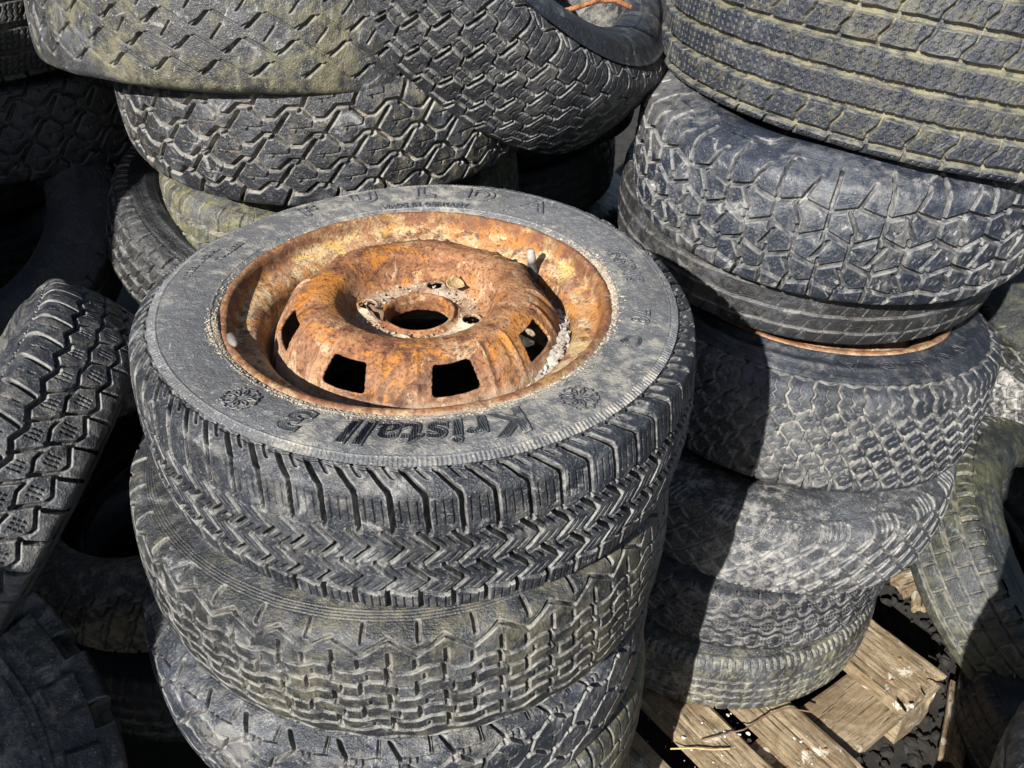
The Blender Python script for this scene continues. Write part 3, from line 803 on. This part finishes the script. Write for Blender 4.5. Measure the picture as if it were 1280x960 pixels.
def steel_rim(root, lip, detail=True, spin=0.):
    """child of a wheel; lip is the height of the flange above the wheel's middle"""
    P = [(.1925, -.014), (.1930, -.007), (.1915, -.0015), (.1885, .0008), (.1850, .0002), (.1822, -.004), (.1800, -.011), (.1765, -.0165), (.168, -.020), (.160, -.0235),
         (.1545, -.031), (.1515, -.045), (.150, -.075), (.151, -.105), (.160, -.120), (.172, -.132)]
    c = spline(P, 8 if detail else 3); c[:, 1] += lip
    V, ph = revolve(c, 720 if detail else 160, .0011, 40)
    # the flange is bent in at the lower left where a lever went in
    bend = np.exp(-((ph - R_(196)) / .17) ** 2)[None, :] * np.clip((c[:, 0] - .165) / .02, 0, 1)[:, None]
    V[..., 2] -= bend * .004
    silt = np.clip(1 - np.abs(c[:, 0] - .166) / .016, 0, 1)[:, None] * .25 + np.clip((lip - .038 - c[:, 1]) / .02, 0, 1)[:, None] * .9 + np.clip((c[:, 0] - .190) / .002, 0, 1)[:, None] * .5 + 0 * ph
    rim = link('rim', mesh_np('rim', V.reshape(-1, 3), grid_faces(len(c), len(ph), True)[:, ::-1], True, {'silt': silt, 'lip': np.clip((c[:, 0] - .1775) / .004, 0, 1)[:, None] + 0 * ph}), M_RUSTP, root)
    # ---- pressed disc
    zc = spline([(.0325, -.036), (.0320, -.026), (.0335, -.0185), (.0358, -.0175), (.038, -.0215), (.050, -.0225), (.064, -.0215), (.0705, -.016), (.0760, -.005), (.082, .0035), (.092, .0070), (.104, .0068),
                 (.1135, .0036), (.1215, -.002), (.130, -.0115), (.1375, -.0235), (.1435, -.038), (.1490, -.060)], 14)
    L = np.r_[0, np.cumsum(np.linalg.norm(np.diff(zc, axis=0), axis=1))]
    step = .00075 if detail else .003
    s = np.linspace(0, L[-1], int(L[-1] / step)); nphi = 1000 if detail else 160
    r = np.interp(s, L, zc[:, 0]); z = np.interp(s, L, zc[:, 1])
    ph = np.linspace(0, 2 * math.pi, nphi, endpoint=False)
    PH, RR = np.meshgrid(ph, r); _, ZZ = np.meshgrid(ph, z); _, SS = np.meshgrid(ph, s)
    nv = 8; ph0 = R_(-26)
    st = 2 * math.pi / nv
    dv = (PH - ph0) / st; dv = (dv - np.round(dv)) * st            # angle from the nearest window
    # each window sits in a flattened facet with creases beside it
    slope = np.clip((RR - .106) / .012, 0, 1) * np.clip((.147 - RR) / .006, 0, 1)
    ZZ = ZZ + slope * (-.0018 * np.exp(-(dv / .17) ** 2) + .0026 * np.exp(-((np.abs(dv) - .262) / .018) ** 2) - .0016 * np.exp(-((np.abs(dv) - .315) / .022) ** 2))
    top = np.exp(-((RR - .108) / .014) ** 2); ZZ = ZZ + top * (.0008 * np.cos(nv * (PH - ph0) + math.pi))
    sv = np.interp(.1295, r, s)
    def snap(PH, SS, f, lim):
        for _ in range(2):
            e = 1e-5
            d0 = f(PH, SS); gx = (f(PH + e, SS) - d0) / e / .127; gy = (f(PH, SS + e) - d0) / e
            g2 = gx * gx + gy * gy + 1e-9
            m = np.abs(d0) < lim
            PH = PH - np.where(m, d0 * gx / g2, 0) / .127; SS = SS - np.where(m, d0 * gy / g2, 0)
        return PH, SS
    def sd_vent(PH, SS):
        d = (PH - ph0) / st; d = (d - np.round(d)) * st
        y = SS - sv; hw = .0205 + .12 * y; hh = .0150; rc = .0045
        x = np.abs(d * .1295) - (hw - rc); y2 = np.abs(y) - (hh - rc)
        return np.hypot(np.maximum(x, 0), np.maximum(y2, 0)) + np.minimum(np.maximum(x, y2), 0) - rc
    bolts = [R_(a) for a in (166, 76, -14, 256)]; sb = np.interp(.0545, r, s); rb = .0545
    def sd_bolt(PH, SS):
        rr_ = np.interp(SS, s, r); out = 1.0
        for b in bolts: out = np.minimum(out, np.hypot(rr_ * np.cos(PH) - rb * math.cos(b), rr_ * np.sin(PH) - rb * math.sin(b)) - .0084)
        return out
    cell = step
    d1 = sd_vent(PH, SS); PH2, SS2 = snap(PH, SS, sd_vent, cell * .62)
    d2 = sd_bolt(PH, SS)
    # hub details: coned bolt seats, four pads
    ZZ = ZZ + .0032 * np.exp(-((d2 - .001) / .0032) ** 2) * (RR < .072)
    ZZ = ZZ + .0022 * np.clip((RR - .041) / .004, 0, 1) * np.clip((.064 - RR) / .004, 0, 1) * np.cos(4 * (PH - bolts[0]))
    r2 = RR + (np.interp(SS2, s, r) - np.interp(SS, s, r)); z2 = ZZ + (np.interp(SS2, s, z) - np.interp(SS, s, z))
    X, Y = r2 * np.cos(PH2), r2 * np.sin(PH2)
    nn = vnoise(X * 30, Y * 30, ZZ * 30, 60) * .0010 + vnoise(X * 110, Y * 110, ZZ * 110, 61) * .0005 + vnoise(X * 320, Y * 320, ZZ * 320, 62) * .00025
    V = np.stack([X, Y, z2 + nn + lip], -1)
    hubm = np.clip((.066 - RR) / .010, 0, 1) * np.clip((RR - .040) / .002, 0, 1)
    silt = hubm * (.35 + .65 * np.clip(.5 + 1.2 * vnoise(X * 45, Y * 45, 0 * X, 66), 0, 1)) + np.clip((RR - .139) / .006, 0, 1) * .8 + .12 * np.clip((RR - .12) / .01, 0, 1)
    F = grid_faces(len(s), nphi, True)[:, ::-1]
    if detail:
        bad = (d1 < -cell * .3) | (d2 < -cell * .3)
        kill = bad.ravel()[F].any(1); F = F[~kill]
    disc = link('wheel_disc', mesh_np('wheel_disc', V.reshape(-1, 3), F, True, {'silt': silt}), M_RUST, rim)
    if detail:
        md = disc.modifiers.new('sheet', 'SOLIDIFY'); md.thickness = .0032; md.offset = -1
    if spin:
        rim.rotation_euler = (0, 0, spin)
    return rim

LIP = .0745
rim1 = steel_rim(f1, LIP)
steel_rim(r4, .107, False).scale = (1.09, 1.09, 1)

# valve, clipped on balance weight
def small_tube(name, pts, rad, m, parent, label=None):
    V, F = polytube(pts, rad, False, 14)
    n = len(V)
    V = np.vstack([V, [pts[0]], [pts[-1]]]); k = len(pts)
    capF = [(n, (i + 1) % 14, i) for i in range(14)] + [(n + 1, (k - 1) * 14 + i, (k - 1) * 14 + (i + 1) % 14) for i in range(14)]
    return link(name, mesh_np(name, V, np.vstack([F, capF]), True), m, parent)
va = R_(40); b = Vector((math.cos(va) * .153, math.sin(va) * .153, LIP - .038)); t = Vector((math.cos(va) * .1475, math.sin(va) * .1475, LIP + .003))
def seg(a, b, ts): return [tuple(a + (b - a) * q + Vector((1e-5, 0, 0))) for q in ts]
vs = small_tube('valve_stem', seg(b, t, (0, .2, .22, .55, .62, .70)), [.0078, .0078, .0058, .0050, .0042, .0036], M_VRUB, rim1)
small_tube('valve_cap', seg(b, t, (.62, .64, .80, .95, .99, 1.0)), [.0038, .0046, .0046, .0042, .0036, .001], M_VALVE, vs)
bw = [(math.cos(R_(a)) * .1835, math.sin(R_(a)) * .1835, LIP + .0005) for a in (-156.5, -155.5, -154, -152, -150.5, -149.5)]
small_tube('balance_weight', bw, [.001, .0034, .0042, .0042, .0034, .001], M_LEAD, rim1)

# ------------------------------------------------------------------ lettering on the side walls
def letter(side_parent, name, parts, m): 
    V, F = join_parts(parts); return link(name, mesh_np(name, V, F, True, {'groove': np.zeros(len(V)), 'edge': np.full(len(V), .35)}), m, side_parent)
side1 = [o for o in f1.children if o.name.startswith('sidewall')][0]
side4 = [o for o in r4.children if o.name.startswith('sidewall')][0]
def outline(pf, df, body, size, r0, ph, thick=.00065, bold=0., shear=0., space=1., lift=0., sx=1.):
    V, T = text_mesh(body, size, thick, bold, shear, space); V[:, 0] *= sx
    V, T = split_long(V, T, .006)
    return wrap(V, pf, df, r0, R_(ph), 1, lift), T
W1 = lambda V, r0, ph: wrap(V, pf1, df1, r0, R_(ph), 1)
for ch, a in (('F', 127.5), ('U', 110.4), ('L', 92.3), ('D', 75.5), ('A', 58.3)):
    letter(side1, 'raised_letter', [outline(pf1, df1, ch, .030, .2185, a, .0009, .001, 0, 1, .0011, 1.45)], M_LET)
letter(side1, 'origin_lettering', [outline(pf1, df1, 'MADE IN GERMANY', .0095, .2005, 92, .00045, .0002, 0, 1.25, .0010)], M_LET)
letter(side1, 'size_lettering', [outline(pf1, df1, '155R13', .022, .2130, 16.5, .0008, .0008, .12, 1.2, .0011)], M_LET)
letter(side1, 'size_lettering', [outline(pf1, df1, '78', .022, .2130, -10.5, .0008, .0008, .12, 1.3, .0011), outline(pf1, df1, 'Q', .022, .2130, -22, .0008, 0, .12, 1.3, .0011)], M_LET)
kp = [outline(pf1, df1, 'Kristall', .043, .2095, -81, .0009, .0012, .16, 1.14, .0011, 1.03), outline(pf1, df1, '3', .043, .2095, -111, .0009, .0012, .16, 1, .0011, 1.05)]
for body, ph, sp, sx in (('Kristall', -81, 1.14, 1.03), ('3', -111, 1, 1.05)):
    V, F = hatch_strips(body, .043, .0012, .16, sp, .0019, .0006, .0012); V[:, 0] *= sx; V[:, 2] += .0008
    kp.append((W1(V, .2095, ph), F))
letter(side1, 'model_lettering', kp, M_LET)
sn = []
for ph, r0 in ((-49.2, .2265), (-126.4, .2255)):
    for pts, rad in ((snowflake(.0170, .0015), .00065),):
        V, F = polytube(dense(pts, .002), rad, True, 6); V[:, 2] += .0011
        letter(side1, 'snowflake_mark', [(W1(V, r0, ph), F)], M_LET)
sml = [outline(pf1, df1, t, .0085, r, ph, .0004, 0, 0, 1.3, .0010) for t, r, ph in (('STEEL RADIAL', .2330, 166), ('TUBELESS', .2190, 158))]
letter(side1, 'small_lettering', sml, M_LET)
for ch, a in (('F', -45), ('U', -56), ('L', -67), ('D', -80), ('A', -93)):
    letter(side4, 'raised_letter', [outline(pf4, df4, ch, .026, .226, a, .0009, .001, 0, 1, .0011, 1.4)], M_R4)

letter([o for o in sm.children if o.name.startswith('sidewall')][0], 'raised_lettering', [outline(pfs, dfs, 'EGA', .024, .194, 172, .0008, .0006, 0, 1.5, .0012, 1.1)], M_LET)

# ------------------------------------------------------------------ loose bits: one scatter builder
ICO = None
def bits(n, place, smin, smax, squash=.6, seed=1):
    """n angular fragments; place(rng) -> (x,y,z) or None"""
    r = np.random.default_rng(seed); bm = bmesh.new(); bmesh.ops.create_icosphere(bm, subdivisions=1, radius=1)
    bv = np.array([v.co[:] for v in bm.verts]); bf = np.array([[v.index for v in f.verts] for f in bm.faces]); bm.free()
    parts = []
    for _ in range(n):
        p = place(r)
        if p is None: continue
        s = smin + (smax - smin) * r.random() ** 2.5
        V = bv * (1 + r.uniform(-.35, .35, (len(bv), 1))) * s * np.array([1, r.uniform(.5, 1), squash * r.uniform(.5, 1)])
        a = r.uniform(0, 6.28); ca, sa = math.cos(a), math.sin(a)
        V = np.stack([V[:, 0] * ca - V[:, 1] * sa, V[:, 0] * sa + V[:, 1] * ca, V[:, 2]], -1) + np.array(p)
        parts.append((V, bf))
    return join_parts(parts)
def scatter(name, label, cat, m, root, *a, **k):
    V, F = bits(*a, **k)
    V = np.array([(root.matrix_world @ Vector(v))[:] for v in V]) if root else V
    return tag(link(name, mesh_np(name, V, F, False), m), label, cat, kind='stuff')
bpy.context.view_layer.update()
def in_gutter(r):
    a = R_(r.normal(-14, 22)); q = r.uniform(.141, .151)
    return q * math.cos(a), q * math.sin(a), LIP - .050 + max(0, .022 * math.exp(-((math.degrees(a) + 14) / 30) ** 2)) * r.uniform(.3, 1)
scatter('gravel', 'grey gravel and crumbs caught in the gutter of the rusty wheel', 'gravel', M_GRIT, f1, 700, in_gutter, .0012, .0062, .8, 3)
def in_hub(r):
    a = r.uniform(0, 6.28); q = r.uniform(.0405, .062)
    return q * math.cos(a), q * math.sin(a), LIP - .0200 + r.uniform(-.002, .001)
scatter('hub_grit', 'pale grit lying round the hub hole of the rusty wheel', 'grit', M_SILT, f1, 300, in_hub, .0005, .0022, .7, 4)
def on_bead(r):
    a = r.choice([r.normal(-88, 30), r.normal(203, 6), r.normal(12, 14), r.uniform(0, 360)], p=[.45, .2, .25, .1]); a = R_(a)
    q = .1925 + abs(r.normal(0, .0045))
    x, nx, nr = pf1.at_r(np.array([q])); xx, q2 = df1(x[0], q, a)
    return q2 * math.cos(a), q2 * math.sin(a), xx + .0003
scatter('sand', 'pale sand gathered along the edge of the rusty wheel on the tyre', 'sand', M_SILT, f1, 5200, on_bead, .0004, .0016, .6, 5)

# dry leaf and bark scrap lying in the hub
def leafy(name, label, cat, loc, L, Wd, rz, curl, m, tilt=0.):
    u = np.linspace(-1, 1, 15); v = np.linspace(-1, 1, 9); Uu, Vv = np.meshgrid(u, v)
    wd = np.sqrt(np.clip(1 - Uu ** 2, .01, 1)) * (1 + .15 * np.sin(5 * Uu))
    X = Uu * L / 2; Y = Vv * wd * Wd / 2; Z = curl * (Vv * wd) ** 2 * Wd + curl * .6 * Uu ** 2 * L * .4
    me = mesh_np(name, np.stack([X, Y, Z], -1).reshape(-1, 3), grid_faces(9, 15, False), True)
    o = link(name, me, m); md = o.modifiers.new('thick', 'SOLIDIFY'); md.thickness = .0008
    o.location = f1.matrix_world @ Vector(loc); o.rotation_euler = (tilt, R_(12), rz)
    return tag(o, label, cat)
leafy('dry_leaf', 'small dry tan leaf lying beside the hub hole of the rusty wheel', 'leaf', (.034, .044, LIP - .012), .024, .015, .9, .35, M_LEAF, .5)
leafy('dry_leaf', 'brown curled leaf at the left of the hub hole', 'leaf', (-.043, -.014, LIP - .014), .026, .012, -.9, .5, M_TWIG, -.3)

# ------------------------------------------------------------------ the pallet under the right stack
PZ = EYE - 1.357
pal = empty('wood_pallet', mat=Matrix.Translation((0, 0, PZ)) @ Matrix.Rotation(math.atan2(-.81, .58), 4, 'Z'))
tag(pal, 'weathered grey wooden pallet with a broken end under the right stack', 'pallet')
def board(name, x0, x1, y0, y1, z0, z1, rough_end=.012, seed=0, cross=False):
    L, Wd, H = x1 - x0, y1 - y0, z1 - z0
    nx, ny, nz = max(8, int(L / .008)), max(6, int(Wd / .006)), 4
    bm = bmesh.new(); bmesh.ops.create_cube(bm, size=1)
    bmesh.ops.subdivide_edges(bm, edges=[e for e in bm.edges if abs((e.verts[0].co - e.verts[1].co).x) > .5], cuts=nx)
    bmesh.ops.subdivide_edges(bm, edges=[e for e in bm.edges if abs((e.verts[0].co - e.verts[1].co).y) > .5], cuts=ny, use_grid_fill=True)
    bmesh.ops.subdivide_edges(bm, edges=[e for e in bm.edges if abs((e.verts[0].co - e.verts[1].co).z) > .5], cuts=nz, use_grid_fill=True)
    me = bpy.data.meshes.new(name); bm.to_mesh(me); bm.free()
    V = np.array([v.co[:] for v in me.vertices])
    r = .5 - np.abs(V[:, 1]); edge = np.clip(1 - r * Wd / .004, 0, 1)
    X = V[:, 0] * L; Y = V[:, 1] * Wd; Z = V[:, 2] * H
    Z -= np.sign(Z) * edge ** 2 * .003
    g = vnoise(X * 6, Y * 130, Z * 60, seed) * .0024 + vnoise(X * 14, Y * 300, Z * 60, seed + 1) * .0008 + vnoise(X * 40, Y * 40, Z * 40, seed + 5) * .0012
    Z += g * (np.abs(V[:, 2]) > .3); Y += vnoise(X * 12, Y * 0 + V[:, 1], Z * 40, seed + 2) * .003
    ends = np.clip((np.abs(V[:, 0]) - .5) * L / .05 + 1, 0, 1)
    X -= np.sign(X) * ends * (vnoise(X * 0, Y * 70, Z * 60, seed + 3) * .5 + .5) * rough_end
    Z -= ends ** 3 * np.clip(vnoise(X * 60, Y * 60, Z * 0, seed + 4), 0, 1) * H * .5 * (Z > 0)
    V = np.stack([X, Y, Z], -1)
    if cross: pass
    me.vertices.foreach_set('co', V.astype(np.float32).ravel())
    o = link(name, me, M_WOOD, pal); o.location = ((x0 + x1) / 2, (y0 + y1) / 2, (z0 + z1) / 2)
    return o
def bd(name, a0, a1, b0, b1, z0, z1, seed, rough=.012):
    return board(name, a0, a1, b0, b1, z0, z1, rough, seed)
for i, (b0, b1, e) in enumerate(((.615, .705, -.36), (.749, .838, -.30), (.868, .951, -.372), (1.088, 1.209, -.405), (1.26, 1.36, -1.0))):
    # a runs along (.58,-.81): larger a is nearer the viewpoint
    bd('deck_board', -1.45, e, b0, b1, -.022, 0, 20 + i * 7, .055)
for i, a in enumerate((-.425, -.90, -1.40)):
    o = board('cross_board', -.302, .302, -.055, .055, -.011, .011, .02, 70 + i * 5)
    o.rotation_euler = (0, 0, math.pi / 2); o.location = (a - .045 if i == 0 else a, .908, -.0345)
    for j, bb in enumerate((.665, .91, 1.155)):
        k = board('block', -.05, .05, -.045, .045, -.037, .037, .004, 100 + i * 9 + j); k.location = (a - .04, bb, -.0835)

for k, (na, nb) in enumerate(((-.44, .79), (-.47, .82), (-.455, .90), (-.44, .925), (-.46, 1.12), (-.48, 1.17))):
    V, F = polytube([(0, 0, -.01), (1e-5, 0, .0015), (2e-5, 0, .0022)], [.0028, .0030, .0006], False, 9)
    o = link('nail', mesh_np('nail', V, F, True), M_RUST, pal); o.location = (na, nb, .001)
def on_deck(r):
    bands = ((.62, .70), (.705, .748), (.75, .835), (.83, .868), (.87, .95), (1.09, 1.20))
    k = r.choice(6, p=[.08, .22, .32, .2, .12, .06]); b = r.uniform(*bands[k]); a = r.uniform(-.62, -.36)
    z = .002 if k in (0, 2, 4, 5) else -.018
    if k in (1, 3): a = r.uniform(-.66, -.52)
    return a, b, z
bpy.context.view_layer.update()
scatter('pale_chips', 'white stone chips and crumbs lying on the pallet boards', 'chips', M_CHIP, pal, 95, on_deck, .0008, .0050, .7, 8)
def twig(name, label, pts, rad, m, world=True):
    V, F = polytube(dense(pts, .012, False), rad, False, 7)
    return tag(link(name, mesh_np(name, V, F, True), m), label, 'twig')
def px(x, y, z):
    p = R_(35.7); c, s = math.cos(p), math.sin(p); u, v = (x - 640) / 1200, -(y - 480) / 1200
    d = Vector((u, v * s + c, v * c - s)); return tuple(CAM + d * (z / d.z))
dz = -1.353
twig('twig', 'thin forked twig across the pallet boards in front of the right stack', [px(876, 925, dz), px(930, 912, dz + .006), px(960, 893, dz + .010), px(983, 885, dz + .008), px(1015, 890, dz + .004)], .0013, M_TWIG)
twig('twig', 'pale stalk lying on the pallet near the shadow edge', [px(838, 936, dz), px(868, 935, dz + .003), px(890, 937, dz + .003), px(912, 936, dz + .002)], .0013, M_LEAF)
def at_t(x, y, t):
    p = R_(35.7); cc, ss = math.cos(p), math.sin(p); u, v = (x - 640) / 1200, -(y - 480) / 1200
    return tuple(CAM + Vector((u, v * ss + cc, v * cc - ss)) * t)
twig('rusty_wire', 'rusty bent wire poking out of the black tyre with deep blocks', [at_t(672, 6, 1.27), at_t(700, 15, 1.245), at_t(722, 9, 1.235), at_t(745, 1, 1.235), at_t(768, 0, 1.24), at_t(788, 9, 1.25)], .0034, M_RUST)
twig('dry_stalk', 'pale dry grass stalk hanging below the big block tyre', [tuple(CAM + Vector(q)) for q in ((-.50, 1.33, -.60), (-.503, 1.335, -.65), (-.495, 1.33, -.70), (-.492, 1.335, -.76))], .0012, M_LEAF)
# ground litter
def litter(r):
    return r.uniform(-1.4, 2.0), r.uniform(.2, 2.4), .004
scatter('ground_litter', 'brown crumbs and stones littering the soil between the tyres', 'litter', M_SOIL, None, 900, litter, .002, .016, .5, 9)

def clods(r):
    return r.uniform(.5, 1.5), r.uniform(.6, 1.9), .002
scatter('soil_clods', 'dark crumbly clods and rubber crumbs on the ground right of the pallet', 'soil', M_SOIL, None, 5000, clods, .002, .018, .7, 10)
def scrap(label, x, y, L, Wd, rz, tilt):
    o = board('wood_scrap', -L / 2, L / 2, -Wd / 2, Wd / 2, -.007, .007, .03, int(x))
    o.parent = None; q = px(x, y, .022 - EYE); o.location = q; o.rotation_euler = (tilt, .1, rz); tag(o, label, 'wood scrap')
scrap('pale broken wood scrap between the mossy leaning tyre and the stack, upper one', 1138, 728, .10, .05, .5, .2)
scrap('small yellowish splinter of wood at the edge of the mossy leaning tyre', 1150, 752, .07, .03, 1.2, -.2)
scrap('grey strip of wood on the ground below the pallet tip', 1195, 905, .22, .04, 1.1, .1)

# ground
n = 60
gx = np.concatenate([[-200, -40, -8], np.linspace(-3, 4, n), [8, 40, 200]]); gy = np.concatenate([[-200, -40, -8], np.linspace(-2, 5, n), [10, 40, 200]])
GX, GY = np.meshgrid(gx, gy); GZ = vnoise(GX * 3, GY * 3, 0 * GX, 77) * .012 - .012
tag(link('ground', mesh_np('ground', np.stack([GX, GY, GZ], -1).reshape(-1, 3), grid_faces(len(gy), len(gx), False), True), M_SOIL), kind='structure')
# ------------------------------------------------------------------ world, light, camera
def heap():
    """the rest of the dump: stacks behind, and unseen ones added at the sides to shade the dark corners"""
    proto = tyre('old black tyre in a stack at the back of the heap', (0, 3.0, -.3), (0, 0, 1), .29, .17, .18, design=blocky(36), mat=M_DK, q=4, group='stacked tyres at the back of the heap', warp=0)[0]
    kids = list(proto.children); first = True
    def put(x, y, z, nx, ny, sp, lab):
        nonlocal first
        if first: r = proto; first = False
        else:
            r = proto.copy(); C.objects.link(r)
            for k in kids:
                c = k.copy(); C.objects.link(c); c.parent = r
        e1, e2, e3 = frame((nx, ny, 1), sp)
        r.matrix_world = Matrix(((e1.x, e2.x, e3.x, x), (e1.y, e2.y, e3.y, y), (e1.z, e2.z, e3.z, z + EYE), (0, 0, 0, 1)))
        r['label'] = lab
    rr = random.Random(3)
    back = 'old black tyre stacked in the dark at the back of the heap'
    side = 'old black tyre in an unseen stack added to shade the dark corners'
    for x, y, top in ((-1.35, 2.15, -.30), (-.68, 2.22, -.34), (-.02, 2.18, -.40), (.62, 2.12, -.36), (1.25, 2.2, -.32), (1.85, 2.05, -.4), (-1.75, 1.62, -.28), (.17, 1.90, -.95)):
        z = -EYE + .085
        while z < top:
            put(x + rr.uniform(-.03, .03), y + rr.uniform(-.03, .03), z, rr.uniform(-.03, .03), rr.uniform(-.03, .03), rr.uniform(0, 6), back); z += .168
    for x, y, top in ((-1.38, .52, .28), (-1.78, 1.0, .45), (-1.14, -.13, -.17), (.75, .40, -.50)):  # unseen stacks added to block the sun from the dark corners
        z = -EYE + .085
        while z < top:
            put(x + rr.uniform(-.02, .02), y + rr.uniform(-.02, .02), z, rr.uniform(-.03, .03), rr.uniform(-.03, .03), rr.uniform(0, 6), side); z += .168
heap()

scene = bpy.context.scene
w = bpy.data.worlds.new('World'); scene.world = w; w.use_nodes = True
SUN_AZ = 61.0; SUN_EL = 34.0      # azimuth of the light's travel from +x, elevation
nt = w.node_tree; bg = nt.nodes['Background']
sky = nt.nodes.new('ShaderNodeTexSky'); sky.sky_type = 'NISHITA'; sky.sun_disc = False
sky.sun_elevation = R_(SUN_EL); sky.sun_rotation = R_(90 - (SUN_AZ + 180))
nt.links.new(sky.outputs[0], bg.inputs[0]); bg.inputs[1].default_value = .05
sl = bpy.data.lights.new('sun', 'SUN'); sl.energy = 5.0; sl.angle = R_(.5); sl.color = (1, .965, .90)
so = bpy.data.objects.new('sun', sl); C.objects.link(so)
d = Vector((math.cos(R_(SUN_EL)) * math.cos(R_(SUN_AZ)), math.cos(R_(SUN_EL)) * math.sin(R_(SUN_AZ)), -math.sin(R_(SUN_EL))))
so.rotation_euler = d.to_track_quat('-Z', 'Y').to_euler(); so.location = CAM - d * 6

cam = bpy.data.cameras.new('camera'); co = bpy.data.objects.new('camera', cam); C.objects.link(co)
co.location = CAM; co.rotation_euler = (R_(90 - 35.7), 0, 0)
cam.sensor_width = 36; cam.lens = 1200 / 1280 * 36; cam.clip_start = .05; cam.clip_end = 500
scene.camera = co
scene.view_settings.view_transform = 'Standard'; scene.view_settings.look = 'None'
scene.view_settings.exposure = 1.25; scene.view_settings.gamma = 1.0
scene.view_settings.use_curve_mapping = False
scene.cycles.max_bounces = 5; scene.cycles.diffuse_bounces = 3; scene.cycles.glossy_bounces = 2
scene.cycles.use_denoising = True
